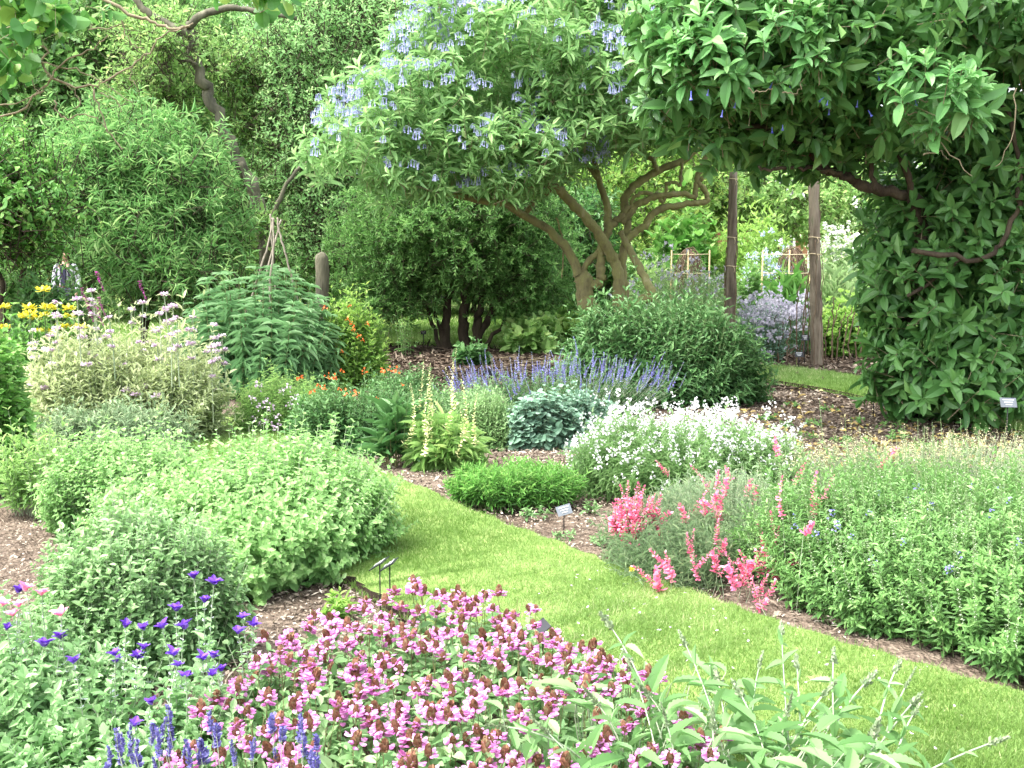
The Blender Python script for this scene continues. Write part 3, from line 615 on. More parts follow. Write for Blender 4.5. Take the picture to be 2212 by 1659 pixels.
# pale yellow foxglove-like spires
t, T, D, bk = herb('pale_yellow_spires', 'clump of strap leaves with upright pale yellow flower spires', 'plant', (885, 1035, 1020, 915), 150, L_STRAP, [M['light'], M['stem']], k=12, ll=.14, lw=.024, ratio=.7, t0=.1, flat=.3, a0=70, a1=25, mode='spiral', g=.2, height=.33, s1=.8)
sp = [(905, 800), (938, 810), (985, 795), (890, 860), (925, 850), (960, 845), (1000, 870), (915, 900), (948, 905), (985, 900), (870, 880), (1030, 880)]
loc = [P(x, y + 88, bk[0][1] + U(-.45, -.1)) for x, y in sp]
parts(t, 'flower_spire', [spike(60, .42, .024, .017, 95, 50, taper=.25) for _ in range(3)], [leafmat('pale_yellow_petal', (.5, .52, .2), (.74, .72, .42), tr=.2), M['stem']], loc, U(.9, 1.15, len(loc)), dirs=[nrm(np.array([U(-.12, .12), 0, 1])) for _ in loc])
# broad drooping leaves on dark stems beside it
t, T, D, bk = herb('broad_strap_plant', 'dark-stemmed plant with drooping broad strap leaves behind a small label', 'plant', (815, 890, 1015, 880), 16, L_OVAL, [M['shrubg'], M['stem_red']], k=8, ll=.24, lw=.062, ratio=.7, t0=.3, flat=.3, a0=60, a1=20, g=.35, mode='spiral', r=.006, height=.5)
# bright green low cushion
herb('low_cushion_plant', 'low bright green cushion of narrow leaves at the path edge', 'plant', (955, 1262, 1108, 985), 800, L_MID, [M['fresh'], M['stem']], k=20, ll=.05, lw=.011, ratio=.55, t0=.3, flat=.25, under=800, a0=70, a1=35, mode='spiral', height=.25, g=.05, mindome=.15)
# white flowered mound
t, T, D, bk = herb('white_flowered_mound', 'large airy mound covered in small white flowers', 'plant', (1200, 1725, 1098, 870), 2000, L_STRAP, [M['fresh2'], M['stem']], k=20, ll=.055, lw=.006, ratio=.62, t0=.2, flat=.4, a0=60, a1=25, mode='spiral', under=0, height=.46, r=.0015)
n = 950; wgt = np.exp((T[:, 1] - bk[0][1]) * .5) * (T[:, 2] > .1); i = rng.choice(len(T), n, False, p=wgt / wgt.sum())
top = T[i] + np.array([0, 0, .02]) + np.array([0, 0, .17]) * U(0, 1, (n, 1)) ** 2.5
parts(t, 'flower', [blossom(5 + 2 * v, .015, .015) for v in range(4)], [M['whitef']], top, U(.7, 1.25, n))
# pink diascia mass
M['greyg'] = leafmat('grey_green_leaf', (.12, .2, .09), (.24, .34, .17), (.38, .46, .26), .6, .2)
t, T, D, bk = herb('pink_flowered_mat', 'loose grey-green mat with coral pink flower spikes spilling towards the path', 'plant', None, 2300, L_STRAP, [M['greyg'], M['stem_pale']], k=14, ll=.045, lw=.006, ratio=.75, t0=.1, flat=.4, a0=60, a1=25, mode='spiral', centre=((1.2, 5.75, 0), .62, 1.0, .27), rot=-.42, sq=.3, r=.0018, lean=.35)
def gspots(lst, h):
    out = []
    for x, y in lst:
        dd_ = bk[0][1]; best = None
        for d_ in np.linspace(bk[0][1] - bk[2], bk[0][1] + bk[2], 40):
            p = P(x, y, d_); q = math.hypot((p[0] - bk[0][0]) / bk[1], (p[1] - bk[0][1]) / bk[2]); hh = h * max(0, 1 - min(q, 1) ** 2.6) ** .4
            if p[2] <= hh + .02: best = p; break
        out.append(best if best is not None else P(x, y, max(3, min(gd(y), 30))) + np.array([0, 0, .03]))
    return out
sp = [(1660, 940), (1665, 950), (1655, 955), (1680, 968), (1586, 930), (1445, 1010), (1578, 1020), (1900, 995), (1535, 1050), (1550, 1048), (1562, 1055), (1610, 1055), (1630, 1070), (1525, 1092), (1545, 1088), (1560, 1095), (1555, 1105), (1480, 1110), (1490, 1095), (1690, 1100), (1750, 1090), (1760, 1100), (1550, 1165), (1552, 1180), (1497, 1190), (1505, 1205), (1510, 1230), (1545, 1215), (1550, 1225), (1453, 1235), (1418, 1245), (1425, 1255), (1455, 1220), (1600, 1240), (1590, 1250), (1610, 1225), (1620, 1210), (1635, 1205), (1640, 1225), (1655, 1190), (1670, 1200), (1660, 1215), (1675, 1230), (1645, 1180), (1680, 1215), (1640, 1290), (1632, 1280), (1636, 1300), (1500, 1190), (1718, 1030), (1700, 1240), (1625, 1255), (1690, 1185), (1738, 1130), (1668, 1175), (1615, 1250)]
pk = [spike(34, .09 + .03 * v, .021, .018, 95, 50, taper=.6) for v in range(4)]
loc = [P(x, y, (CAMZ - hz_) / max(.12, (y - 557) / F)) for (x, y), hz_ in ((q, float(np.interp(q[1], [1000, 1150, 1300], [.34, .25, .10])) + (.18 if q[0] > 1676 and q[1] < 1180 else 0)) for q in sp)]
mb = MB(); q = np.array(loc); f_ = q * np.array([1, 1, 0]) + P3(len(q)) * np.array([.04, .04, 0]); mb.stems(f_, (q + f_) / 2 + P3(len(q)) * .015, q, .0018, .0014, 4, 0); mb.obj('flower_stems', [M['stem_pale']], t)  # bare thin stems that carry the pink flower spikes
parts(t, 'flower_spike', pk, [M['pinkf'], M['stem']], [p - np.array([0, 0, .05]) for p in loc], U(.8, 1.2, len(loc)), dirs=nrm(P3(len(loc)) * .35 + np.array([0, 0, 1])))
t, T, D, bk = herb('pink_flower_clump', 'dense clump of coral pink flower spikes at the bed edge, beside the small slate label', 'plant', (1322, 1432, 1212, 1075), 120, L_STRAP, [M['greyg'], M['stem_pale']], k=14, ll=.04, lw=.006, ratio=.8, t0=.1, flat=.3, height=.27)
i = rng.choice(len(T), 44, False)
parts(t, 'flower_spike', pk, [M['pinkf'], M['stem']], np.concatenate([T[i] * np.array([1, 1, .35]) + np.array([0, 0, .015]), T[i] * np.array([1, 1, .75])]), U(.8, 1.2, 88), dirs=nrm(P3(88) * .25 + np.array([0, 0, 1])))
herb('leafy_perennial', 'green clump with tiny white flowers between the pale yellow spires and the blue-grey leaves', 'plant', (955, 1130, 975, 850), 500, L_MID, [M['fresh2'], M['stem']], k=14, ll=.04, lw=.014, ratio=.6, t0=.15, under=700, height=.42, wild=.2)
herb('leafy_perennial', 'soft green clump in front of the violet-blue spikes, left half', 'plant', (880, 1120, 925, 835), 500, L_MID, [M['cat2'], M['stem_pale']], k=16, ll=.045, lw=.02, ratio=.4, t0=.15, under=700, height=.33, wild=.2)
herb('leafy_perennial', 'soft blue-green clump between the blue-grey leaves and the white-flowered mound', 'plant', (1180, 1330, 960, 850), 380, L_ROUND, [M['glauc'], M['stem_pale']], k=14, ll=.05, lw=.04, ratio=.6, t0=.2, under=500, height=.40, wild=.15)
herb('leafy_perennial', 'low dark green clump behind the orange-flowered perennial', 'plant', (780, 960, 900, 815), 450, L_MID, [M['shrubg'], M['stem']], k=14, ll=.05, lw=.02, ratio=.6, t0=.15, under=700, height=.45, wild=.2)
# big green mass with small blue flowers, right foreground
M['rightg'] = leafmat('green_bed_leaf', (.075, .19, .04), (.17, .33, .085), (.29, .45, .15), .5, .25)
t, T, D, bk = herb('green_flower_bank', 'deep bank of leafy green stems dotted with small blue flowers, right of the path', 'plant', None, 4300, L_MID, [M['rightg'], M['stem']], k=30, ll=.041, lw=.015, ratio=.9, t0=.12, flat=.38, a0=85, a1=40, height=.52, r=.002, under=4500, lean=.75, spread=.9, mindome=.1, tipn=.12, s0=1.1, s1=.6, centre=((2.47, 4.57, 0), 1.45, .95, .50), rot=-.80, sq=.6, wild=.12)
sp = [(1795, 1120), (1805, 1145), (1812, 1060), (1830, 1080), (1670, 1105), (1810, 1150), (1840, 1170), (1880, 1120), (1885, 1220), (2045, 1245), (2052, 1240), (2070, 1210), (1950, 1050), (1960, 1090), (2100, 1060), (2180, 1090), (1870, 1055), (1905, 1050), (2160, 1060), (1985, 1065), (2140, 1120), (1690, 1130), (1715, 1125), (1765, 1165), (1898, 1075), (2010, 1105), (2200, 1180), (1975, 1060), (1720, 1150), (1760, 1085), (2130, 1015), (2165, 1000), (1950, 1180)]
parts(t, 'flower', [blossom(7, .010, .009) for _ in range(2)], [M['bluef']], [p + np.array([0, 0, .02]) for p in gspots(sp, .52)], U(.9, 1.5, len(sp)))
# seed spikes standing over the bank
n = 900; i = rng.choice(len(T), n, False)
mb = MB(); q = T[i]; e = q + D[i] * .05 + np.array([0, 0, .11]) * U(.5, 1.8, (n, 1)); along(mb, L_FAR, q, (q + e) / 2, e, 22, .008, .006, 0, 1, 80, 40, 'spiral', mat=0, rnd=(.3, .9)); mb.stems(q, (q + e) / 2, e, .0015, .001, 2, 1)
tag(mb.obj('seed_heads', [M['stem_pale'], M['stem']], t), kind='stuff')
# cream haze of seed heads behind the bank
t, T, D, bk = herb('cream_seeded_perennial', 'straw-cream haze of small seed heads in front of the fallen leaves', 'plant', (1680, 2420, 1050, 962), 1100, L_FAR, [M['greyg'], M['stem_pale']], k=10, ll=.03, lw=.009, ratio=.25, t0=.1, flat=.25, height=.36, r=.0018, d=6.6)
mb = MB(); q = T; e = q + np.array([0, 0, .09]) * U(.3, 1.3, (len(q), 1)) + P3(len(q)) * .012
along(mb, L_FAR, q, (q + e) / 2, e, 9, .012, .008, 0, 1, 85, 45, 'spiral', rnd=(0, 1)); tag(mb.obj('seed_heads', [M['cream']], t), kind='stuff')
# ================================================================ LEFT BEDS, FOREGROUND
herb('pale_leaved_mound', 'large pale green mound of oval leaves spilling to the grass edge behind two labels', 'plant', (285, 850, 1295, 905), 2900, L_OVAL, [M['sage'], M['stem_pale']], k=24, ll=.043, lw=.028, ratio=1.15, t0=.3, a0=80, a1=45, under=6000, height=.50, s0=1.15, s1=.5, var=.3, wild=.28, flat=.32, g=.18, tipn=.13, sq=.4, rot=-.6)
herb('bushy_herb', 'bushy mid green herb with small leaves in front of the pale mound', 'plant', (70, 520, 1490, 1040), 1900, L_OVAL, [M['cat2'], M['stem_pale']], k=24, ll=.036, lw=.02, ratio=.75, t0=.2, a0=80, a1=45, under=4200, height=.56, s0=1.2, s1=.6, var=.3, wild=.1, flat=.4)
herb('pale_leaved_mound', 'pale green small-leaved stems left of the large mound, against the bare soil', 'plant', (100, 480, 1180, 925), 1200, L_OVAL, [M['sage'], M['stem_pale']], k=22, ll=.036, lw=.022, ratio=.8, t0=.2, a0=80, a1=45, under=2000, height=.55, s0=1.1, s1=.6, var=.3, wild=.12, flat=.35)
herb('broad_leaved_bush', 'tall bush of broad mid green leaves cut by the left edge of the view', 'shrub', (-190, 72, 1085, 700), 520, L_OVAL, [M['fresh'], M['stem']], k=18, ll=.105, lw=.06, ratio=.9, t0=.15, a0=85, a1=45, under=900, flat=.3, g=.3, s1=.5)
herb('leafy_perennial', 'sheaf of upright leafy green stems beside the bare soil at the left edge', 'plant', (-20, 190, 1120, 945), 120, L_MID, [M['light'], M['stem_pale']], k=18, ll=.06, lw=.02, ratio=.7, t0=.2, under=100, flat=.2, height=.5, wild=.2)
herb('low_sage', 'low tangle of narrow grey-green leaves between the pale mound and the sage bush', 'plant', (60, 420, 1010, 900), 500, L_MID, [M['greyg'], M['stem_pale']], k=16, ll=.075, lw=.022, ratio=.5, t0=.15, under=500, height=.42, flat=.3)
M['silver'] = leafmat('silvery_sage_leaf', (.25, .32, .13), (.44, .51, .26), (.6, .64, .4), .65, .28)
t, T, D, bk = herb('silvery_sage_bush', 'big silvery yellow-green bush carrying tiered pale lilac flower stems', 'shrub', (55, 505, 975, 700), 1300, L_MID, [M['silver'], M['stem_pale']], k=18, ll=.075, lw=.022, ratio=.62, t0=.2, a0=75, a1=35, under=2600, flat=.35, s1=.7, wild=.28, tipn=.14, height=.9)
def whorl(r, mat=0):
    k = MB(); n = 26; a = U(0, 6.28, n); el_ = U(-.3, .6, n); d = np.stack([np.cos(a) * np.cos(el_), np.sin(a) * np.cos(el_), np.sin(el_)], 1)
    k.scatter(L_PETAL, d * r * .3, d, np.tile([0, 0, 1.], (n, 1)), r * U(.8, 1.1, n), r * .6, mat)
    return k
sp = [(250, 670, 4), (291, 655, 5), (296, 675, 3), (460, 650, 4), (493, 640, 3), (505, 650, 3), (515, 665, 3), (535, 670, 3), (540, 650, 3), (560, 690, 3), (410, 690, 3), (425, 680, 3), (620, 668, 3), (640, 690, 2), (180, 640, 2), (170, 670, 3), (100, 740, 2), (480, 700, 2), (495, 720, 2), (590, 700, 2)]
sp = [(v * .82 + 52 * 0 if False else v, y, k) for v, y, k in sp]
sp2 = []
zx = [(500, 520), (590, 470), (595, 530), (850, 590), (925, 545), (1030, 620), (1060, 490), (1120, 570), (1070, 600), (1145, 640), (1115, 660), (1245, 640), (1380, 690), (1435, 760), (370, 545), (360, 620), (210, 725), (1225, 720), (1010, 730), (1085, 770), (1370, 835), (975, 805), (1400, 820), (320, 760), (700, 640)]
for q, (a, b) in enumerate(zx):
    x, y = a * .3337, 469.8 + b * .3337
    sp2.append(P(x, y, bk[0][1] + U(-.5, .4)))
mb = MB(); hl = []
for p in sp2:
    L = U(.28, .5); foot = p - np.array([U(-.05, .05), 0, L + .15]); mb.stems(foot[None], (foot + p)[None] / 2 + P3(1) * .01, p[None], .006, .004, 4, 0)
    for q in range(3 if L > .35 else 2):
        h_ = p + (foot - p) * (.02 + q * .22 / (L + .15) * .55); hl.append(h_)
        mb.scatter(L_MID, np.repeat(h_[None], 4, 0), rdir(4) * np.array([1, 1, .1]), np.tile([0, 0, 1.], (4, 1)), .07, .022, 1)
mb.obj('flower_stem', [M['stem_pale'], M['silver']], t)
parts(t, 'flower_whorl', [whorl(.036) for _ in range(3)], [M['lilac']], hl + [T[i] for i in rng.choice(len(T), 40, False)], U(.75, 1.1, len(hl) + 40))
# yellow tiered flowers behind
t, T, D, bk = herb('yellow_flowered_sage', 'clump of upright stems with bright yellow flower whorls above the silvery bush', 'plant', (-10, 190, 860, 715), 160, L_MID, [M['fresh'], M['stem']], k=12, ll=.1, lw=.04, ratio=.6, t0=.1, under=300, flat=.3, height=.95)
zy = [(280, 470), (190, 585), (200, 620), (150, 640), (215, 655), (300, 580), (330, 590), (290, 630), (445, 590), (450, 640), (430, 715), (260, 735), (340, 735), (20, 580), (25, 715), (520, 710), (430, 780), (405, 715), (235, 650), (180, 640)]
loc = [P(a * .3337, 469.8 + b * .3337, bk[0][1] + U(-.2, .2)) for a, b in zy]
mb = MB(); q = np.array(loc); f_ = q * np.array([1, 1, 0]) + np.array([0, 0, .4]); mb.stems(f_, (q + f_) / 2 + P3(len(q)) * .01, q, .006, .005, 4, 0); mb.obj('flower_stem', [M['stem']], t)
parts(t, 'flower_whorl', [whorl(.065) for _ in range(2)], [M['yellowf']], loc, U(.8, 1.1, len(loc)))
herb('dark_green_bush', 'dense dark green bush behind the yellow flowers and below the walker', 'shrub', (25, 215, 830, 600), 500, L_OVAL, [M['shrubg'], M['stem']], k=16, ll=.12, lw=.055, ratio=.7, t0=.3, under=900, flat=.5, pexp=2.6, g=.25, r=.004)
t, T, D, bk = herb('purple_flowered_shrub', 'thin arching stems tipped with magenta flower tassels beside the dark bush', 'shrub', (150, 245, 830, 610), 50, L_MID, [M['mid'], M['twig']], k=12, ll=.1, lw=.018, ratio=.6, t0=.3, flat=.3)
parts(t, 'flower_tassel', [spike(60, .26, .026, .02, 90, 60, taper=.4) for _ in range(2)], [M['magenta'] if 'magenta' in M else leafmat('magenta_petal', (.3, .03, .22), (.55, .12, .42)), M['stem']], [P(x, y, bk[0][1] - .4) for x, y in [(208, 585), (212, 640), (182, 640), (187, 655), (175, 620), (300, 605), (206, 660)]], 1., dirs=[nrm(np.array([.35, 0, -1.]))] * 7)
# palm-leaved plant on stick wigwam
M['palm'] = leafmat('palmate_blue_green_leaf', (.09, .22, .075), (.22, .40, .165), (.38, .54, .3), .5, .35)
t = thing('hand_leaved_plant', 'tall blue-green plant with tiers of drooping hand-shaped leaves around the stick wigwam', 'plant', P(560, 842, 12.4) * np.array([1, 1, 0]))
n = 96; th = U(0, 6.28, n); rr = np.sqrt(U(0, 1, n)); cx, cy, _ = t.location
T = np.stack([cx + 1.0 * rr * np.cos(th), cy + .75 * rr * np.sin(th), 1.55 * (1 - .5 * rr ** 2) * U(.75, 1.03, n)], 1); B = T * np.array([1, 1, 0]); B[:, 0] = cx + (B[:, 0] - cx) * .75
mid = (B + T) / 2 + P3(n) * .02
mb = MB(); along(mb, L_STRAP, B, mid, T, 7 * 9, .18, .025, .18, 1, 88, 50, 'whorl7', 1, .55, 0, jit=.12, g=.25, rnd=(.1, .9)); mb.stems(B, mid, T, .006, .003, 5, 1)
along(mb, L_STRAP, B, mid, T, 30, .14, .03, .05, .8, 90, 60, 'spiral', 1, .8, 0, g=.5, rnd=(0, .6))
mb.obj('foliage', [M['palm'], M['stem_red']], t)
t = thing('stick_wigwam', 'wigwam of bare pale sticks rising out of the hand-leaved plant', 'plant support', P(585, 850, 12.1) * np.array([1, 1, 0]))
M['stick'] = noisemat('pale_stick', [(.2, .17, .13), (.42, .37, .3)], 10, .8, .3)
for px, dd in [([(592, 472), (578, 530), (560, 590), (540, 650), (505, 740), (462, 862)], 12.0), ([(588, 470), (592, 520), (584, 600), (580, 700), (570, 850)], 11.9), ([(598, 470), (606, 510), (622, 570), (640, 640), (668, 760), (690, 850)], 12.1), ([(584, 462), (587, 520), (595, 640), (610, 800)], 12.5), ([(607, 474), (590, 540), (530, 790)], 12.6)]:
    q = MB(); limb(q, px, dd + .35, 4.2, 4.6, amp=.005, sides=6); q.obj('stick', M['stick'], t)
t = MB(); t.tube([P(x, y, 15) for x, y in [(694, 800), (694, 740), (695, 680), (696, 630), (697, 590), (695, 560), (692, 550), (690, 546)]], np.array([28, 28, 27, 27, 28, 30, 24, 11]) / 2 / F * 15, 14, 0, .045)
tag(t.obj('tree_stump', M['bark_grey'], None, P(694, 740, 15) * np.array([1, 1, 0])), 'rounded grey-brown cut trunk behind the hand-leaved plant', 'tree stump')

# ---- self-heal carpet
M['bract'] = leafmat('red_brown_bract', (.22, .10, .06), (.33, .17, .10), (.30, .28, .14), .7, .1)
M['mauve'] = leafmat('mauve_pink_petal', (.46, .12, .36), (.66, .27, .55), (.78, .45, .7), .6, .2)
def heal_head(pk, rng_):
    k = MB(); n = 64; tt = U(0, 1, n); a = U(0, 6.28, n); r = .0135 * np.sqrt(np.clip(1 - (2 * tt - .9) ** 2, .08, 1))
    o = np.stack([r * .5 * np.cos(a), r * .5 * np.sin(a), tt * .032], 1); d = np.stack([np.cos(a), np.sin(a), .9 + tt * 1.5], 1)
    k.scatter(L_PETAL, o, d, np.stack([-np.cos(a) * .4, -np.sin(a) * .4, np.ones(n)], 1), .012, .010, 0)
    if pk:
        a = U(0, 6.28, pk); tt = U(0, .8, pk); o = np.stack([.012 * np.cos(a), .012 * np.sin(a), .004 + tt * .03], 1); d = np.stack([np.cos(a), np.sin(a), U(.1, .7, pk)], 1)
        k.scatter(leaf_tpl([.5, 1, 1, .5], [0, .3, .7, 1], -.25, .3), o, d, np.tile([0, 0, 1.], (pk, 1)), .0165, .0130, 1)
        k.scatter(L_PETAL, o + d * .008, d * np.array([1, 1, -.5]), np.tile([0, 0, 1.], (pk, 1)), .011, .0105, 1)
    return k
heads = [heal_head(q, rng) for q in (6, 14, 20, 24, 22, 26, 18, 10)]
def inpoly(pts, poly):
    x, y = pts[:, 0], pts[:, 1]; ins = np.zeros(len(pts), bool); n = len(poly)
    for i in range(n):
        (x1, y1), (x2, y2) = poly[i], poly[(i + 1) % n]
        ins ^= ((y1 > y) != (y2 > y)) & (x < (x2 - x1) * (y - y1) / (y2 - y1 + 1e-12) + x1)
    return ins
def poisson(poly, n, r):
    poly_a = np.array(poly); lo, hi = poly_a.min(0), poly_a.max(0); out = []
    for p in rng.uniform(lo, hi, (n * 30, 2)):
        if len(out) >= n: break
        if all((p[0] - q[0]) ** 2 + (p[1] - q[1]) ** 2 > r * r for q in out[-400:]): out.append(p)
    out = np.array(out); return out[inpoly(out, poly)]
poly = [(-.98, 2.2), (-.95, 3.5), (-.80, 3.95), (-.55, 4.05), (-.32, 4.3), (-.12, 4.3), (.10, 4.0), (.30, 3.7), (.47, 3.35), (.62, 2.9), (.5, 2.2)]
hp = poisson(poly, 900, .047)
t = thing('self_heal_patch', 'carpet of mauve-pink flower heads with red-brown bracts in the near bed', 'plant', (-.25, 3.3, 0))
n = len(hp); hz = U(.14, .25, n) * (1 + .12 * np.sin(hp[:, 0] * 5) * np.cos(hp[:, 1] * 4)); H = np.stack([hp[:, 0], hp[:, 1], hz], 1); Bs = H * np.array([1, 1, 0]) + P3(n) * np.array([.02, .02, 0])
mb = MB(); m_ = (Bs + H) / 2 + P3(n) * .012; mb.stems(Bs, m_, H, .0018, .0015, 3, 1)
along(mb, L_OVAL, Bs, m_, H, 6, .04, .018, .2, .8, 70, 45, 'opp', rnd=(.2, .9))
k = 5200; pts = np.array(poly); q = rng.uniform(pts.min(0) - .03, pts.max(0) + .03, (k, 2)); q = q[inpoly(q, [((x + .25) * 1.05 - .25, (y - 3.3) * 1.04 + 3.3) for x, y in poly])]; k = len(q)
mb.scatter(L_OVAL, np.stack([q[:, 0], q[:, 1], U(.01, .15, k)], 1), rdir(k) * np.array([1, 1, .5]) + np.array([0, 0, .15]), rdir(k) * .5 + np.array([0, 0, 1]), .055 * U(.7, 1.3, k), .028 * U(.8, 1.2, k), 0)
mb.obj('foliage', [M['cat2'], M['stem_red']], t)
vis = proj(H); keep = (vis[:, 1] < 1800) & (rng.random(n) < .62)
parts(t, 'flower_head', heads, [M['bract'], M['mauve']], H[keep], U(.75, 1.3, keep.sum()), dirs=nrm(P3(keep.sum()) * .25 + np.array([0, 0, 1])))

# ---- betony with serrated leaves
M['bet'] = leafmat('serrated_green_leaf', (.09, .21, .05), (.18, .34, .11), (.28, .44, .18), .5, .3, .4)
M['spikeg'] = leafmat('grey_green_spike', (.13, .19, .09), (.28, .34, .20), tr=.1)
t = thing('serrated_leaf_plant', 'coarse plant with large serrated leaves and grey-green flower spikes leaning over the grass', 'plant', (.62, 2.75, 0))
tips = [(1318, 1352, 3.2), (1362, 1440, 3.1), (1688, 1364, 3.35), (1480, 1390, 3.2), (1935, 1447, 3.15), (1958, 1480, 3.1), (1972, 1518, 3.05), (1975, 1540, 3.0), (1552, 1475, 3.1), (1640, 1440, 3.2), (1722, 1440, 3.15), (1800, 1425, 3.2), (1885, 1590, 2.8), (2142, 1605, 2.85), (1090, 1570, 2.75), (1400, 1500, 3.0), (1600, 1500, 3.0), (1290, 1520, 2.9), (1440, 1560, 2.8), (1780, 1500, 3.0), (1870, 1475, 3.1), (1700, 1540, 2.9), (1180, 1580, 2.75), (1540, 1570, 2.8)]
for x, y, d in tips:
    p = P(x, y, d); b_ = np.array([.62 + (p[0] - .62) * .62 + U(-.08, .08), 2.75 + U(-.15, .2), 0]); m_ = np.array([b_[0] * .75 + p[0] * .25, b_[1] * .6 + p[1] * .4, p[2] * .72]) + P3(1)[0] * .02
    ax = nrm(p - m_); q = MB(); pb = p - ax * .05
    q.stems(b_[None], m_[None], p[None], .0042, .003, 8, 1)
    along(q, L_SERR, b_[None], m_[None], pb[None], 12, .095, .027, .2, .93, 75, 45, 'opp', 1.1, .6, 0, g=.25, rnd=(.2, .9))
    s_ = U(.05, .075); q2 = (p + ax * s_)[None]
    along(q, L_PETAL, p[None] - ax * .012, (p[None] + q2) / 2, q2, 110, .013, .008, 0, 1, 75, 35, 'spiral', 1, .55, 2, jit=.4, g=0)
    q.obj('flower_stem', [M['bet'], M['stem_pale'], M['spikeg']], t)
k = 300; pts = np.stack([np.clip(np.abs(rng.normal(0, .42, k)) * np.where(rng.random(k) < .75, 1, -.4) + .28, -.1, 1.0), rng.normal(2.88, .24, k), U(.04, .28, k)], 1)
D = rdir(k) * np.array([1, 1, .3]); D[:, 2] += .35; mb = MB().scatter(L_SERR, pts, D, rdir(k) * .35 + np.array([0, -.2, 1]), U(.075, .145, k), U(.026, .045, k), 0)
mb.stems(pts * np.array([.8, .95, 0]) + np.array([.1, .13, 0]), pts * np.array([.9, 1, .6]), pts, .003, .002, 4, 1)
mb.obj('foliage', [M['bet'], M['stem_pale']], t)

# ---- clary with purple or pink topknots
M['purple'] = leafmat('deep_violet_bract', (.075, .015, .28), (.16, .05, .50), (.28, .15, .62), .6, .25)
M['pinkb'] = leafmat('rose_pink_bract', (.70, .16, .34), (.85, .36, .52), tr=.25)
M['clary'] = leafmat('soft_green_leaf', (.13, .28, .09), (.26, .43, .17), (.42, .55, .3), .6, .25)
M['calyx'] = leafmat('pale_lilac_flower', (.4, .42, .5), (.75, .72, .85), tr=.25)
def topknot(v):
    k = MB(); n = 6 + v; a = np.arange(n) * 2.4; d = np.stack([np.cos(a), np.sin(a), U(.6, 1.9, n)], 1)
    k.scatter(L_OVAL, np.zeros((n, 3)) + P3(n) * .002, d, np.stack([-np.cos(a), -np.sin(a), np.ones(n) * .8], 1), U(.026, .038, n), U(.017, .022, n)); return k
knots = [topknot(v) for v in range(4)]
zp = [(1255, 430), (1385, 470), (1325, 585), (1140, 640), (815, 750), (925, 765), (1050, 750), (1190, 760), (1570, 690), (1640, 740), (1540, 790), (745, 930), (755, 975), (890, 950), (930, 890), (1120, 930), (1150, 1000), (1310, 955), (1380, 945), (1435, 1030), (1200, 1080), (1375, 1065), (125, 520), (45, 765), (390, 820), (285, 870), (470, 975), (870, 1390), (970, 1250)]
zk = [(170, 510), (270, 540), (22, 605), (85, 675), (395, 675), (120, 615)]
def clary(x, y, pink):
    d = 3.6 - (y - 1240) / 400 * .75 + U(-.06, .06); p = P(x, y, d)
    b_ = np.array([p[0] + U(-.04, .04), p[1] + U(-.05, .05), 0])
    lab = 'clary stem topped by a rose-pink knot of bracts at the left edge' if pink else 'slender pale green clary stem topped by a deep violet knot of bracts'
    t = thing('clary_plant', lab, 'plant', b_, 'pink-topped clary stems' if pink else 'violet-topped clary stems')
    m_ = (p + b_) / 2 + P3(1)[0] * .02; q = MB(); q.stems(b_[None], m_[None], p[None], .003, .002, 6, 1)
    along(q, L_OVAL, b_[None], m_[None], p[None], 22, .042, .024, .08, .97, 80, 50, 'opp', 1.25, .5, 0, g=.15, rnd=(.1, .9))
    for _ in range(3):
        s_ = b_ + (m_ - b_) * U(.1, .6); e_ = s_ + np.array([U(-.11, .11), U(-.1, .1), U(.08, .2)]); q.stems(s_[None], (s_ + e_)[None] / 2, e_[None], .002, .001, 3, 1); along(q, L_OVAL, s_[None], (s_ + e_)[None] / 2, e_[None], 10, .04, .024, .15, 1, 80, 50, 'opp', 1.1, .6, 0)
    along(q, L_PETAL, b_[None], m_[None], p[None], 12, .012, .006, .45, .92, 75, 60, 'opp', 1, .8, 2)
    q.obj('foliage', [M['clary'], M['stem_pale'], M['calyx']], t)
    k = int(rng.integers(4)); o = bpy.data.objects.new('bracts', KM[(k, pink)]); C.objects.link(o); o.parent = t; o.location = Vector(p) - t.location; o.rotation_euler = (U(-.2, .2), U(-.2, .2), U(0, 6)); s_ = U(.75, 1.15); o.scale = (s_,) * 3
KM = {(k, pk): knots[k].mesh('bracts', [M['pinkb'] if pk else M['purple']]) for k in range(4) for pk in (False, True)}
for a, b in zp: clary(a / 2.011 / 1.49, (1647 + b / 2.011) / 1.49, False)
for a, b in zk: clary(a / 2.011 / 1.49, (1647 + b / 2.011) / 1.49, True)
herb('seedling_clary', 'undergrowth of soft green leafy stems around the violet-topped clary', 'plant', None, 240, L_OVAL, [M['clary'], M['stem_pale']], k=16, ll=.045, lw=.026, t0=.1, centre=((-1.2, 2.95, 0), .55, .5, .15), flat=.25, under=420, wild=.2)
herb('young_clary', 'loose soft green leafy stems filling the lower left corner', 'plant', None, 300, L_OVAL, [M['clary'], M['stem_pale']], k=20, ll=.042, lw=.022, t0=.1, centre=((-1.75, 3.5, 0), .42, .55, .30), flat=.3, under=500, wild=.25)
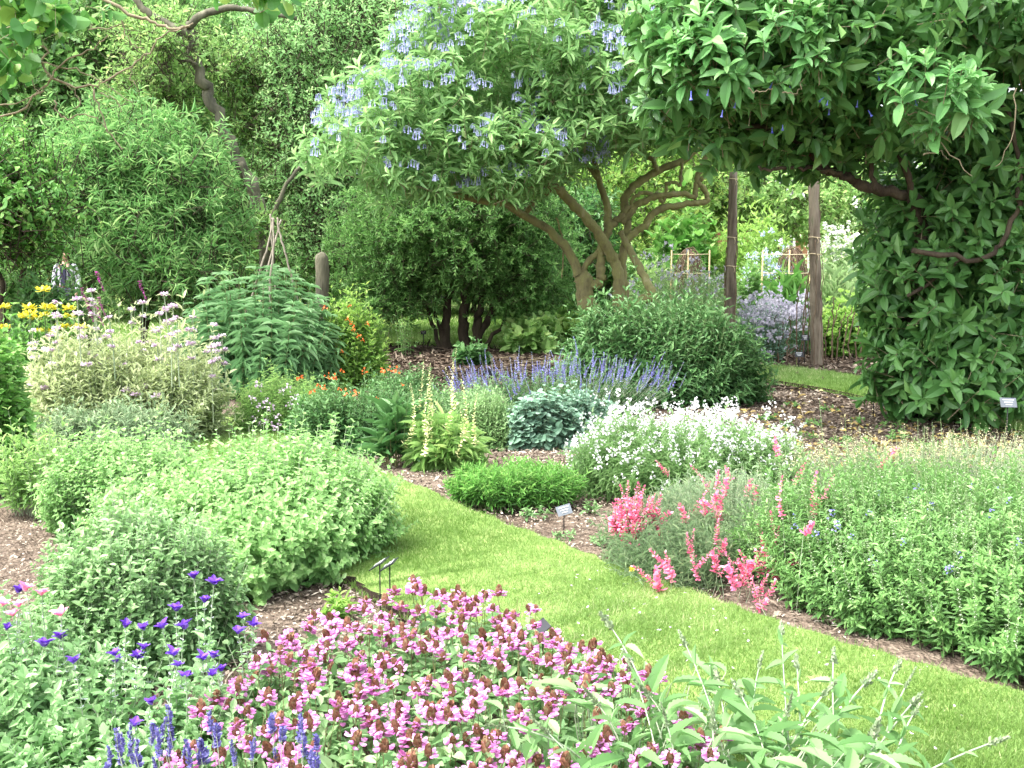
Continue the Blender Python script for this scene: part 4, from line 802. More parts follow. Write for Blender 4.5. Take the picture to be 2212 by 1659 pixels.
# lavender
t = thing('lavender', 'clump of dark blue lavender spikes at the bottom edge', 'plant', (-.78, 2.55, 0))
n = 44; x_ = U(225, 690, n); y_ = U(1560, 1680, n) + 30 * np.abs(x_ - 450) / 240; T = np.array([P(a, b, 2.68 + U(-.12, .12)) for a, b in zip(x_, y_)]); T[:, 2] = np.clip(T[:, 2], .2, .42)
B = T * np.array([.75, .85, 0]) + np.array([-.15, .33, 0]); m_ = B * .5 + T * .5; mb = MB(); mb.stems(B, m_, T, .0015, .0011, 4, 1); along(mb, L_STRAP, B, m_, T, 20, .035, .004, .02, .45, 60, 30, 'opp', rnd=(.1, .8)); mb.obj('foliage', [M['greyg'], M['stem_pale']], t)
M['lav'] = leafmat('lavender_blue', (.09, .08, .26), (.17, .16, .42), (.28, .25, .52), .7, .1)
parts(t, 'flower_spike', [spike(52, .04 + .01 * v, .009, .007, 70, 40, taper=.7) for v in range(3)], [M['lav'], M['stem_pale']], T - np.array([0, 0, .005]), U(.9, 1.3, n), dirs=nrm(P3(n) * .12 + np.array([0, 0, 1])))
# small things on the near soil
herb('young_yellow_plant', 'small yellow-green young plant on the bare soil left of the slate labels', 'plant', (698, 775, 1350, 1290), 22, L_OVAL, [M['yellowgreen'], M['stem']], k=12, ll=.045, lw=.02, ratio=.9, t0=.1, height=.12)
for x, y, s_ in [(490, 1345, .04), (470, 1440, .05), (300, 1600, .06), (640, 1275, .03), (1270, 1108, .05), (1160, 1118, .05), (1300, 1180, .045), (1220, 1165, .04), (1740, 950, .05), (1700, 925, .05), (1830, 960, .06), (1935, 955, .07), (1990, 975, .07), (1790, 890, .05), (1705, 880, .05), (1660, 910, .06), (2100, 985, .06), (1850, 915, .05), (1760, 920, .05), (1920, 925, .06), (2060, 955, .05), (1650, 870, .06)]:
    g_ = G(x, y); far = x > 1600
    herb('seedling', 'low green weed seedling on the leaf-strewn soil' if far else 'tiny green seedling tuft on the bare chipped soil', 'plant', None, 9, L_OVAL, [M['mid' if far else 'cat2'], M['stem']], k=8, ll=s_ * .8, lw=s_ * .35, t0=.1, centre=((g_[0], g_[1], 0), s_ * 2, s_ * 2, s_ * 1.2), group='weed seedlings under the broad-leaved shrub' if far else 'seedlings on the bare soil')
# fallen leaves
M['fallen'] = leafmat('fallen_leaves', (.16, .11, .05), (.40, .31, .1), (.55, .5, .26), .7, .1)
k = 650; q = np.array([G(x, y) for x, y in zip(U(1590, 2260, k), 840 + 180 * U(0, 1, k) ** .7)]); q[:, 2] = .03; Dn = rdir(k); Dn[:, 2] *= .15
tag(MB().scatter(L_OVAL, q, Dn, P3(k) * .3 + np.array([0, 0, 1]), U(.04, .1, k), U(.025, .045, k)).obj('fallen_leaves', M['fallen']), 'yellow and brown fallen leaves on the soil under the broad-leaved shrub', 'fallen leaves', None, 'stuff')
k = 150; i = rng.integers(8, 60, k); f_ = rng.random((k, 1)); q = edge[i] + (edge2[i] - edge[i]) * f_ + P3(k) * .1; q[:, 2] = .078
tag(MB().scatter(L_PETAL, q, P3(k) * np.array([1, 1, .1]), P3(k) * .3 + np.array([0, 0, 1]), U(.007, .015, k), U(.006, .011, k)).obj('fallen_petals', M['lilac']), 'pale petals scattered on the grass path', 'petals', None, 'stuff')
mb = MB(); p = G(1364, 1266); mb.scatter(L_PETAL, np.repeat(p[None] + np.array([0, 0, .085]), 26, 0), rdir(26) + np.array([0, 0, .2]), rdir(26) + np.array([0, 0, 1]), .016, .007, 0); mb.stems(p[None], p[None] + np.array([0, 0, .06]), p[None] + np.array([0, 0, .087]), .002, .0015, 3, 1)
tag(mb.obj('dandelion', [M['yellowf'], M['stem']], None, p), 'single yellow dandelion in the grass path near the pink flowers', 'flower')
# ---- slate plant labels
M['slate'] = plain('label_grey', (.16, .18, .20), .4); M['slate_dark'] = plain('label_black', (.02, .022, .026), .35); M['ink'] = plain('label_lettering', (.6, .62, .62)); M['stake'] = plain('label_stake', (.02, .02, .022), .5)
def plant_label(x, yf, h, yaw, tilt, roll, label, m='slate', wd=.09, ht=.06, d=None, lines=3):
    f = G(x, yf) if d is None else P(x, yf, d) * np.array([1, 1, 0])
    t = thing('plant_label', label, 'plant label', f, 'slate plant labels in the beds')
    q = MB(); q.tube([f + np.array([0, 0, -.02]), f + np.array([0, 0, h * .5]), f + np.array([0, .004, h])], .0032 * max(1, f[1] / 6), 6); q.obj('stake', M['stake'], t)
    Rm = np.array(Matrix.Rotation(yaw, 3, 'Z') @ Matrix.Rotation(-tilt, 3, 'X') @ Matrix.Rotation(roll, 3, 'Y'))
    c = f + np.array([0, 0, h]) + Rm @ np.array([0, -.004, 0]); q = MB(); q.box(c, (wd, .004, ht), Rm); q = q.obj('plate', M[m], t)
    q2 = MB()
    for i in range(lines):
        q2.box(c + Rm @ np.array([0, -.0045, ht * (.27 - .25 * i)]), (wd * (.7 - .15 * i), .001, ht * .09), Rm)
    if q2.n: q2.obj('lettering', M['ink'], t)
plant_label(1218, 1147, .125, .15, .5, -.25, 'small pale slate label tilted on its stake beside the pink flower clump')
plant_label(822, 1345, .265, -1.75, 1.0, 0, 'slate label seen edge-on beside the grass edge, left of a pair', 'slate_dark', .1, .075)
plant_label(843, 1325, .225, -1.7, 1.0, 0, 'slate label seen edge-on beside the grass edge, right of a pair', 'slate_dark', .1, .075)
plant_label(869, 1004, .17, .2, .35, .1, 'slate label among the drooping strap leaves', 'slate', .095, .07)
plant_label(1886, 905, .30, -.1, .4, 0, 'dark slate label left of the broad-leaved shrub', 'slate_dark', .1, .085)
plant_label(2172, 972, .40, .0, .5, .03, 'pale slate label at the right edge under the broad-leaved shrub', 'slate', .135, .085)
plant_label(1172, 1590, .19, -.9, .9, .3, 'black slate label half sunk in the mauve flower carpet', 'slate_dark', .07, .05, d=3.9, lines=0)
plant_label(1725, 795, .2, .1, .3, 0, 'small dark green label at the foot of the right post', 'slate_dark', .13, .08)
plant_label(1737, 790, .42, .1, .3, 0, 'small dark label higher up beside the right post', 'slate_dark', .11, .09)
plant_label(362, 1000, .36, -1.2, .9, 0, 'dark label edge poking out between the sage bush and the pale mound', 'slate_dark', .1, .07, d=7.4)
plant_label(915, 752, .28, .1, .2, 0, 'small dark label on the mulch left of the multi-stemmed shrub', 'slate_dark', .1, .07)
plant_label(1062, 822, .1, .4, .8, .2, 'black label low on the mulch edge behind the yellow spires', 'slate_dark', .13, .08, lines=0)
# ================================================================ POSTS AND WHAT STANDS AROUND THEM
def post(x, yb, yt, d, w0, w1, lean, ties, label):
    b_ = P(x, yb, d) * np.array([1, 1, 0]); t = thing('wooden_post', label, 'post', b_, 'weathered round posts')
    q = MB(); pts = wob([P(x, yb, d) * np.array([1, 1, 0]) - np.array([0, 0, .1])] + [P(x + lean * f, yb + (yt - yb) * f, d) for f in (.2, .4, .6, .8, 1)], 4, .003); r_ = np.linspace(w0, w1, len(pts)) / 2 / F * d * (1 + .04 * rng.normal(size=len(pts)))
    q.tube(pts, r_, 14, 0, .04); q.obj('pole', M['post'], t)
    for y in ties:
        f = (yb - y) / (yb - yt); c = P(x + lean * f, y, d); rr = (w0 + (w1 - w0) * f) / 2 / F * d + .008; a = np.linspace(0, 6.28, 15)
        q = MB(); q.tube(np.stack([c[0] + rr * np.cos(a), c[1] + rr * np.sin(a), c[2] + .006 * np.sin(a * 2)], 1), .006, 5, cap=False)
        q.tube([c + np.array([.01, -rr, 0]), c + np.array([.03, -rr - .01, -.04]), c + np.array([.02, -rr - .01, -.09])], .004, 4); q.obj('tie', M['string'], t)
    for k in range(7):
        a = U(0, 6.28); zt = U(.5, 1) ; pp = []
        for f in np.linspace(0, zt, 7):
            c = P(x + lean * f, yb + (yt - yb) * f, d); rr = (w0 + (w1 - w0) * f) / 2 / F * d + .015; aa = a + f * 1.2; pp.append(c + np.array([rr * math.cos(aa), rr * math.sin(aa), 0]) + P3(1)[0] * .012)
        q = MB(); q.tube(wob(pp, 4, .004), .006, 5); q.obj('climber_stem', M['twig2'], t)
    return t
M['twig2'] = noisemat('brown_twig', [(.07, .045, .03), (.2, .14, .09)], 12, .8, .2)
post(1576, 775, 372, 15.4, 26, 17, 8, (387, 513, 575), 'left of two weathered posts, its foot hidden by the rounded shrub')
post(1765, 790, 372, 15.6, 27, 22, -8, (513, 549), 'right of two weathered posts, standing in the mulch with string ties')
for k in range(16):
    x = [1648, 1662, 1680, 1700, 1722, 1731, 1738, 1744, 1785, 1796, 1808, 1822, 1836, 1800, 1850, 1862][k]; q = MB(); top = U(640, 700) if k not in (4, 5, 6, 7) else U(560, 620)
    limb(q, [(x, U(770, 800)), (x + U(-3, 3), 740), (x + U(0, 12), top + 30), (x + U(4, 22), top)], 15.9 + U(-.3, .3), 3.4, 2.2, amp=.01, sides=5)
    tag(q.obj('pea_stick', M['twig2'], None, P(x, 785, 15.9) * np.array([1, 1, 0])), 'thin dark upright stick in the row beside the right post', 'garden stick', 'upright sticks beside the right post')
q = MB()
for k in range(14):
    x = U(1040, 1330); y = U(775, 812); a = U(-.15, .15); p = G(x, y); L = U(.5, 1.3); dv = np.array([math.cos(a), math.sin(a) * 1.2, 0]) * L / 2
    q = MB(); q.tube([p - dv + np.array([0, 0, .03]), p + np.array([0, 0, U(.05, .1)]), p + dv + np.array([0, 0, .03])], .006, 5)
    tag(q.obj('cut_stick', M['twig'], None, p), 'long thin cut stick lying across the mulch in front of the multi-stemmed shrub', 'stick', 'cut sticks lying on the mulch')
def twigdome(x, y, r, d, label):
    c = P(x, y, d); rr = r / F * d; t = thing('twig_dome', label, 'plant support', c * np.array([1, 1, 0]))
    for k in range(34):
        a = U(0, 3.14); w_ = U(.75, 1.08) * rr; pp = []; hh = c[2] + U(-.05, .1)
        for u in np.linspace(-1, 1, 9): pp.append(np.array([c[0] + w_ * u * math.cos(a), c[1] + w_ * u * math.sin(a), max(0, hh * (1 - abs(u) ** 3.2 * .95))]) + P3(1)[0] * .02)
        q = MB(); q.tube(wob(pp, 2, .008), .007, 4); q.obj('bent_twig', M['twig2'], t)
twigdome(1490, 548, 46, 19.0, 'dome of bent brown twigs behind bamboo canes, left of the left post')
twigdome(1712, 545, 46, 19.6, 'dome of bent brown twigs between the two posts')
for (x0, x1, d, xs_, lab) in [(1450, 1535, 18.2, (1451, 1487, 1533), 'light bamboo canes with string in front of the left twig dome'), (1640, 1760, 18.8, (1648, 1706, 1752), 'light bamboo canes with string in front of the right twig dome')]:
    t = thing('cane_fence', lab, 'plant support', P((x0 + x1) / 2, 600, d) * np.array([1, 1, 0]))
    for x in xs_:
        top = P(x, 540, d); q = MB(); q.tube([top * np.array([1, 1, 0]), top * np.array([1, 1, .5]), top], .014, 6); q.obj('cane', M['cane'], t)
    for y in (549, 590):
        q = MB(); q.tube([P(xs_[0], y, d), P(xs_[1], y + 1, d - .02), P(xs_[2], y, d)], .007, 5); q.obj('string', M['string'], t)
t = MB(); c0 = P(820, 648, 36); t.box((c0[0], 36, .17), (5.2, .25, .42)); tag(t.obj('low_wall', noisemat('dark_wall', [(.03, .035, .04), (.07, .075, .08)], 6), None, (c0[0], 36, 0)), 'low dark garden wall behind the multi-stemmed shrub, left side', 'wall')

# ================================================================ SUNNY BEDS BEHIND THE POSTS
M['palegreen'] = leafmat('pale_sunny_leaf', (.16, .3, .09), (.34, .48, .2), (.55, .62, .36), .55, .25)
M['skyb'] = leafmat('light_blue_petal', (.45, .52, .85), (.7, .75, .92), tr=.2)
M['greyl'] = leafmat('grey_lilac_petal', (.36, .34, .42), (.56, .54, .6), tr=.2)
def far_herb(name, label, x, yb, yt, w, d, m, leaf=L_FAR, n=260, k=14, ll=.11, lw=.05, fl=None, nfl=0, fs=.05, cat='plant', **kw):
    h = P(x, yt, d)[2]; rx = w / 2 / F * d; c = P(x, yb, d)
    t, T, D, bk = herb(name, label, cat, None, n, leaf, [M[m], M['stem']], k=k, ll=ll, lw=lw, centre=((c[0], d, 0), rx, min(rx, 1.0), max(h, .1)), under=n, t0=.2, flat=.4, wild=.12, **kw)
    if fl:
        i = rng.choice(len(T), nfl); parts(t, 'flower', [blossom(8, fs * .6, fs) for _ in range(2)], [M[fl]], T[i] + np.array([0, 0, .03]), U(.7, 1.2, nfl), most=60)
    return t
far_herb('lilac_haze_plant', 'wide drift of grey-lilac flower heads behind the rounded shrub', 1470, 700, 600, 330, 16.6, 'palegreen', n=900, ll=.06, lw=.02, fl='greyl', nfl=150, fs=.04)
far_herb('yellow_green_bush', 'tall bright yellow-green bush between the two posts', 1640, 640, 478, 150, 21.5, 'yellowgreen', L_MID, n=420, k=18, ll=.17, lw=.05)
far_herb('yellow_green_bush', 'bright yellow-green bush right behind the left post', 1575, 640, 505, 110, 22.5, 'yellowgreen', L_MID, n=300, k=18, ll=.17, lw=.05)
far_herb('blue_flowered_bush', 'green bush starred with pale blue flowers between the posts', 1655, 650, 545, 120, 19.8, 'light', L_MID, n=320, k=14, ll=.1, lw=.04, fl='skyb', nfl=110, fs=.05)
far_herb('dark_cushion', 'dark green cushion of fine leaves left of the left post', 1528, 640, 575, 76, 17.6, 'shrubg', n=320, k=16, ll=.05, lw=.02)
far_herb('large_leaved_clump', 'tall clump of large bright green leaves beyond the crooked tree', 1475, 640, 462, 150, 22.5, 'fresh', L_OVAL, n=200, k=12, ll=.3, lw=.17)
far_herb('sword_leaved_clump', 'fan of bright green sword leaves between the posts', 1695, 665, 600, 90, 18.2, 'fresh', L_STRAP, n=90, k=10, ll=.4, lw=.035, a0=35, a1=10, mode='spiral')
far_herb('dark_leafy_clump', 'dark glossy clump just right of the left post', 1615, 665, 590, 70, 18.6, 'mid', L_OVAL, n=150, k=12, ll=.14, lw=.07)
far_herb('blue_flower_carpet', 'carpet of lilac-blue flowers on the ground between the posts', 1690, 675, 655, 130, 17.4, 'glauc', n=260, k=8, ll=.05, lw=.02, fl='bluef2' if 'bluef2' in M else 'greyl', nfl=200, fs=.055)
far_herb('grey_flowered_drift', 'drift of grey-blue flower heads right of the rounded shrub', 1640, 730, 665, 110, 16.2, 'glauc', n=320, k=12, ll=.06, lw=.025, fl='greyl', nfl=130, fs=.045)
far_herb('lime_leaved_clump', 'clump of lime green leaves behind the sticks right of the right post', 1820, 745, 645, 130, 16.9, 'yellowgreen', L_ROUND, n=200, k=10, ll=.1, lw=.09)
far_herb('lime_leaved_clump', 'low lime green clump at the back between the posts', 1620, 680, 640, 60, 19.0, 'yellowgreen', L_ROUND, n=110, k=10, ll=.1, lw=.09)
far_herb('white_flowered_shrub', 'shrub with flat white flower clusters right of the right post', 1820, 640, 500, 130, 23.5, 'palegreen', L_MID, n=260, k=14, ll=.14, lw=.06, fl='whitef', nfl=80, fs=.07)
far_herb('grassy_clump', 'pale grassy clump behind the right post', 1800, 690, 600, 120, 18.6, 'palegreen', L_STRAP, n=260, k=8, ll=.35, lw=.02, a0=30, a1=10, mode='spiral')
far_herb('green_border_plant', 'mid green leafy border plant behind the lilac drift', 1390, 680, 570, 150, 20.5, 'light', L_MID, n=300, k=16, ll=.14, lw=.06)
far_herb('green_border_plant', 'pale green border plant behind the right post', 1745, 670, 560, 110, 20.8, 'palegreen', L_MID, n=260, k=16, ll=.12, lw=.05)
far_herb('green_border_plant', 'dense green border plant hidden behind the broad-leaved shrub', 1960, 720, 560, 300, 19, 'light', L_MID, n=500, k=16, ll=.14, lw=.06)
far_herb('hosta_clump', 'clump of broad lime leaves between the multi-stemmed shrub and the crooked tree', 1150, 760, 695, 140, 17.6, 'light', L_ROUND, n=120, k=8, ll=.19, lw=.13)
far_herb('hosta_clump', 'sunlit lime clump behind the crooked trunk', 1225, 745, 690, 90, 18.4, 'yellowgreen', L_ROUND, n=70, k=8, ll=.16, lw=.12)
far_herb('dark_edge_plant', 'low dark bluish leaves at the foot of the multi-stemmed shrub', 1020, 775, 742, 75, 15.6, 'shrubg', L_ROUND, n=60, k=8, ll=.12, lw=.08)
far_herb('small_thin_shrub', 'small thin shrub left of the multi-stemmed shrub', 880, 750, 680, 70, 17.0, 'mid', L_MID, n=12, k=12, ll=.07, lw=.03, r=.006)
far_herb('iris_clump', 'upright sword leaves behind the stick row beyond the crooked tree', 1170, 700, 610, 130, 21, 'light', L_STRAP, n=140, k=10, ll=.5, lw=.04, a0=30, a1=8, mode='spiral')
far_herb('yellow_green_bush', 'bright low bush at the left edge of the multi-stemmed shrub', 765, 760, 650, 60, 17.5, 'yellowgreen', L_MID, n=200, k=14, ll=.1, lw=.05)

# ================================================================ BACKGROUND TREES AND SHRUBS
GAPS = [(533, 62, 13), (538, 100, 17), (541, 140, 13), (533, 30, 8)]
def bgtree(name, label, x, d, blobs, m, nclus=300, per=4, ll=.12, lw=.05, k=9, sh=.4, spread=.35, tpl=L_FAR, fill=6000, stems=None, bark='bark_dark', cat='tree', gaps=(), shell=.7, group=None, branches=(), **kw):
    b_ = P(x, 700, d) * np.array([1, 1, 0]); t = thing(name, label, cat, b_, group)
    bl = blobs_px([(bx, by, rx, ry, bd, rd) for bx, by, rx, ry, bd, rd in blobs])
    yb = 557 + 1.6 / d * F
    if stems is None: stems = [([(x, yb), (x + 4, (yb + blobs[0][1]) / 2), (blobs[0][0], blobs[0][1])], 26 * 14 / d, 9)]
    for px, w0, w1 in stems:
        q = MB(); limb(q, px, d, w0, w1, amp=.03); q.obj('trunk', M[bark], t)
    for px, w0, w1 in branches:
        q = MB(); limb(q, px, d - .2, w0, w1, amp=.01); q.obj('branch', M[bark], t)
    mb = MB(); crown(mb, bl, nclus, per, ll, lw, k=k, sh=sh, spread=spread, tpl=tpl, fill=fill, gaps=gaps, shell=shell, stem_r=.008, **kw); mb.obj('crown', [M[m], M['bark_dark']], t)
    return t
bgtree('light_leaved_shrub', 'tall airy shrub of small light green leaves left of the flowering tree', 690, 20, [(770, 150, 220, 170, 21, 1.6), (690, 330, 120, 170, 20.6, 1.2), (640, 110, 90, 120, 21.5, 1.0), (900, 60, 260, 130, 22, 1.8), (720, 500, 110, 120, 20.4, 1.1), (840, 330, 140, 140, 21.5, 1.4)], 'airy', 1700, 5, .095, .042, 10, .4, .3, fill=9000, gaps=GAPS, rnd=(0, 1), drift=.5, upb=.5)
M['willow'] = leafmat('narrow_willow_leaf', (.11, .27, .07), (.26, .47, .15), (.44, .6, .24), .5, .38)
bgtree('narrow_leaved_shrub', 'broad feathery shrub with long narrow leaves at the left', 300, 17, [(300, 345, 120, 60, 17, 1.0), (200, 400, 100, 70, 16.8, .9), (385, 420, 80, 80, 17, .9), (320, 510, 95, 75, 16.6, .9), (225, 465, 60, 45, 16.6, .6), (370, 590, 100, 60, 16.4, .8), (430, 510, 55, 60, 17, .6), (270, 285, 70, 30, 17.2, .6)], 'willow', 900, 4, .17, .016, 14, .35, .3, L_MID, fill=14000, cat='shrub', g=.25, a0=70, a1=30, upb=.6, stems=[([(300, 770), (310, 650), (260, 500), (200, 400)], 10, 4), ([(310, 770), (330, 640), (370, 500), (400, 400)], 11, 4), ([(305, 770), (315, 620), (320, 450), (330, 320)], 10, 4)])
bgtree('pale_leaved_tree', 'small layered tree with pale green leaves and dark stems at the left edge', 20, 14, [(20, 360, 90, 55, 14, .7), (60, 440, 90, 50, 13.8, .7), (20, 510, 55, 40, 13.8, .5), (-40, 420, 90, 100, 14, .8), (45, 545, 30, 25, 14, .3)], 'fresh', 320, 4, .09, .05, 9, .3, .22, L_MID, fill=1800, stems=[([(10, 820), (30, 700), (50, 600), (60, 480), (40, 380)], 20, 7), ([(0, 820), (5, 680), (-10, 560), (-30, 440)], 16, 7), ([(20, 800), (60, 680), (70, 620), (80, 590)], 9, 4)])
bgtree('pale_leaved_bush', 'pale dogwood-like bush beside the walker', 120, 15.5, [(10, 605, 40, 40, 15.5, .4), (0, 650, 50, 50, 15, .5)], 'mid', 140, 4, .09, .05, 9, .3, .2, L_MID, fill=1800, cat='shrub')
# leaning tree with its long level limb
bgtree('leaning_tree', 'large leaning tree with a grey trunk and bright feathery leaves at the upper left', 600, 18.6,
       [(520, 150, 70, 40, 20.6, .8), (330, 190, 80, 50, 20.4, .9), (540, 250, 60, 50, 20.8, .7), (350, 80, 90, 40, 20.2, .8), (610, 330, 60, 60, 21, .7), (460, 350, 40, 50, 20.6, .6), (520, 550, 40, 50, 20.4, .6), (350, 105, 50, 30, 18.2, .3), (560, 480, 35, 40, 18, .3)], 'light', 420, 4, .11, .05, 9, .4, .25, fill=3500, gaps=GAPS, bark='bark_grey',
       stems=[([(600, 775), (592, 650), (572, 540), (562, 450), (535, 385), (505, 330), (470, 250), (440, 185), (412, 100), (405, 60)], 34, 20)],
       branches=[([(408, 70), (380, 60), (340, 40), (300, 10), (270, -40)], 20, 12), ([(405, 60), (440, 30), (500, 18), (560, 25), (640, 40)], 18, 8), ([(520, 350), (545, 420), (560, 460), (555, 480)], 12, 8), ([(575, 500), (600, 440), (640, 370), (700, 330)], 12, 6), ([(425, 140), (390, 130), (350, 140)], 8, 4)])
bgtree('dark_background_tree', 'dark leafy tree filling the upper left corner', 120, 27, [(90, 230, 190, 170, 27, 2.5), (320, 170, 190, 130, 27.5, 2.5), (230, 60, 260, 120, 27.5, 2.5), (-60, 100, 150, 200, 27, 2), (60, 420, 160, 120, 26.5, 2)], 'mid', 900, 4, .19, .11, 9, .6, .5, fill=9000, gaps=GAPS,
       stems=[([(120, 690), (135, 500), (150, 330), (180, 180)], 22, 8), ([(200, 690), (205, 500), (230, 350), (300, 220)], 16, 7), ([(60, 690), (70, 500), (60, 330)], 14, 7)], branches=[([(150, 330), (190, 250), (260, 190), (330, 120)], 10, 4), ([(60, 380), (120, 260), (170, 130), (180, 20)], 10, 5)])
bgtree('dark_background_tree', 'deep green tree behind the narrow-leaved shrub', 450, 28, [(420, 330, 200, 160, 28, 2.5), (240, 480, 260, 130, 27, 2.5), (480, 520, 180, 140, 28, 2.2), (100, 560, 200, 90, 26, 2)], 'mid', 800, 4, .18, .09, 9, .6, .5, fill=10000, gaps=GAPS)
bgtree('background_tree', 'broad green tree behind the light-leaved shrub', 760, 31, [(760, 350, 230, 200, 31, 3), (960, 250, 260, 220, 32, 3), (740, 560, 200, 110, 31, 2.5), (690, 120, 260, 170, 32, 3)], 'mid', 900, 4, .2, .1, 9, .6, .5, fill=10000, gaps=GAPS)
bgtree('background_tree', 'green tree behind the multi-stemmed shrub', 1020, 29, [(1020, 430, 250, 170, 29, 2.5), (930, 570, 190, 70, 29, 2), (1180, 540, 190, 100, 29.5, 2.2)], 'light', 800, 4, .17, .09, 9, .6, .5, fill=9000)
bgtree('background_tree', 'yellowish tree seen through the crooked branches', 1300, 28, [(1300, 430, 190, 150, 28, 2.4), (1240, 560, 170, 90, 27, 2), (1420, 350, 130, 120, 29, 2)], 'yellowgreen', 700, 4, .16, .08, 9, .6, .5, fill=8000)
bgtree('evergreen_bush', 'dark glossy evergreen bush behind the crooked trunk', 1270, 21.5, [(1250, 510, 80, 90, 21.5, 1.0), (1170, 580, 70, 70, 21.5, .9), (1310, 600, 60, 60, 21, .7)], 'big', 260, 4, .17, .06, 9, .35, .25, L_MID, fill=3000, cat='shrub')
bgtree('evergreen_bush', 'dark glossy bush in shade beside the cut trunk', 730, 22, [(735, 560, 50, 70, 22, .8)], 'big', 90, 4, .2, .08, 9, .35, .2, L_MID, fill=900, cat='shrub')
SG = [(1712, 395, 24), (1735, 430, 24), (1700, 430, 12), (1647, 408, 9), (1625, 462, 9), (1745, 385, 20)]
bgtree('sunlit_tree', 'sunlit broadleaf tree with sky showing through, between the two posts', 1660, 33, [(1640, 420, 120, 75, 33, 2), (1560, 380, 110, 110, 34, 2.2), (1740, 450, 100, 70, 32, 1.8), (1480, 400, 110, 120, 34, 2.2), (1800, 400, 90, 110, 34, 2)], 'light', 620, 4, .17, .11, 9, .5, .4, L_MID, fill=2600, gaps=SG, stems=[([(1660, 690), (1680, 560), (1690, 470), (1745, 400)], 9, 4)], shell=.5)
bgtree('sunlit_tree', 'pale sunlit tree behind the broad-leaved shrub', 2000, 34, [(1900, 480, 130, 130, 34, 2.4), (2080, 420, 150, 160, 34, 2.4), (2210, 520, 130, 150, 33, 2.4), (1990, 580, 150, 60, 33, 2)], 'light', 560, 4, .18, .1, 9, .5, .4, fill=3000, shell=.5)
bgtree('dark_conifer', 'dark needled tree high behind the crooked branches', 1430, 38, [(1420, 230, 140, 120, 38, 3), (1560, 200, 150, 130, 38, 3), (1330, 250, 130, 110, 38, 3)], 'shrubg', 420, 4, .2, .07, 9, .6, .5, fill=5000)
# far row of trees closing the view on the left and centre
kinds_far = []
for j, (x, d, m) in enumerate([(-260, 46, 'mid'), (40, 50, 'light'), (330, 47, 'mid'), (640, 52, 'light'), (930, 49, 'mid'), (1220, 53, 'light'), (1440, 50, 'mid')]):
    lab = ['far dark tree beyond the left frame edge', 'far lighter tree behind the dark upper left trees', 'far dark tree behind the leaning trunk', 'far lighter tree behind the light-leaved shrub', 'far dark tree behind the multi-stemmed shrub', 'far lighter tree behind the crooked tree', 'far dark tree left of the left post'][j]
    bgtree('far_tree', lab, x, d, [(x, 300, 210, 190, d, 4), (x + 60, 120, 190, 170, d, 4), (x - 90, 480, 180, 110, d, 3.5), (x + 110, 520, 150, 90, d, 3.5)], m, 380, 4, .34, .2, 8, .9, .8, fill=4200, gaps=GAPS, group='row of far trees')
for j, (x, d, ry) in enumerate([(1620, 56, 40), (1850, 55, 52), (2100, 54, 60)]):
    bgtree('far_tree', ['far low tree behind the brick building, between the posts', 'far low tree right of the right post', 'far low tree hidden behind the broad-leaved shrub'][j], x, d, [(x, 520, 150, ry, d, 3)], 'light', 160, 4, .3, .18, 8, .8, .7, fill=1200, group='row of far trees')
# ---- overhanging tree at the upper left: trunk outside the frame, bare twigs and big leaves hang in
t = thing('overhanging_tree', 'tree reaching in from the left with bare curving twigs and big heart-shaped leaves', 'tree', P(-420, 900, 11) * np.array([1, 1, 0]))
q = MB(); limb(q, [(-420, 880), (-400, 600), (-380, 300), (-330, 60), (-300, -200)], 11, 90, 50); q.obj('trunk', M['bark_grey'], t)
z1 = lambda l: [(a * .3337, b * .3337) for a, b in l]
for px, w in [([(-950, 900), (0, 755), (250, 610), (330, 520), (420, 400), (600, 310), (700, 230)], 5), ([(-900, 100), (200, 260), (280, 430), (400, 540), (570, 560), (700, 520), (880, 400), (1000, 300), (1060, 220), (1250, 150)], 5.5), ([(600, 555), (640, 700), (700, 850), (800, 960)], 4), ([(350, 650), (420, 770), (530, 740), (640, 780), (700, 850)], 3.5),
              ([(-950, -100), (400, -60), (830, 90), (1000, 150), (1130, 190), (1230, 170)], 9), ([(-900, 60), (450, 130), (600, 190), (800, 150)], 4), ([(880, 400), (850, 450), (860, 520), (900, 590)], 3), ([(-900, 300), (50, 390), (350, 420), (560, 480), (700, 560), (860, 690)], 3.5), ([(0, 300), (150, 260), (350, 60), (420, -60)], 4), ([(190, 100), (210, 300), (200, 500), (260, 620)], 3), ([(780, 100), (830, 250), (930, 320)], 3.5), ([(650, 600), (760, 660), (780, 720)], 3), ([(0, 680), (180, 640), (330, 520)], 3), ([(500, 700), (510, 640), (440, 560), (300, 480)], 3)]:
    q = MB(); limb(q, z1(px), 11.5, w, w * .55, amp=.012, sides=6); q.obj('bare_branch', M['twig'], t)
M['catalpa'] = leafmat('heart_leaf', (.05, .17, .03), (.12, .29, .05), (.26, .40, .07), .45, .4)
q = MB(); bl = blobs_px([(30, 50, 80, 60, 11, .6), (90, 20, 60, 25, 11, .5), (10, 130, 45, 30, 11, .4), (555, -12, 80, 22, 10, .4)])
crown(q, bl, 46, 1, .16, .14, k=5, sh=.25, spread=.1, tpl=L_ROUND, upb=0, g=.7, fill=60, shell=.5); q.obj('foliage', [M['catalpa'], M['twig']], t)

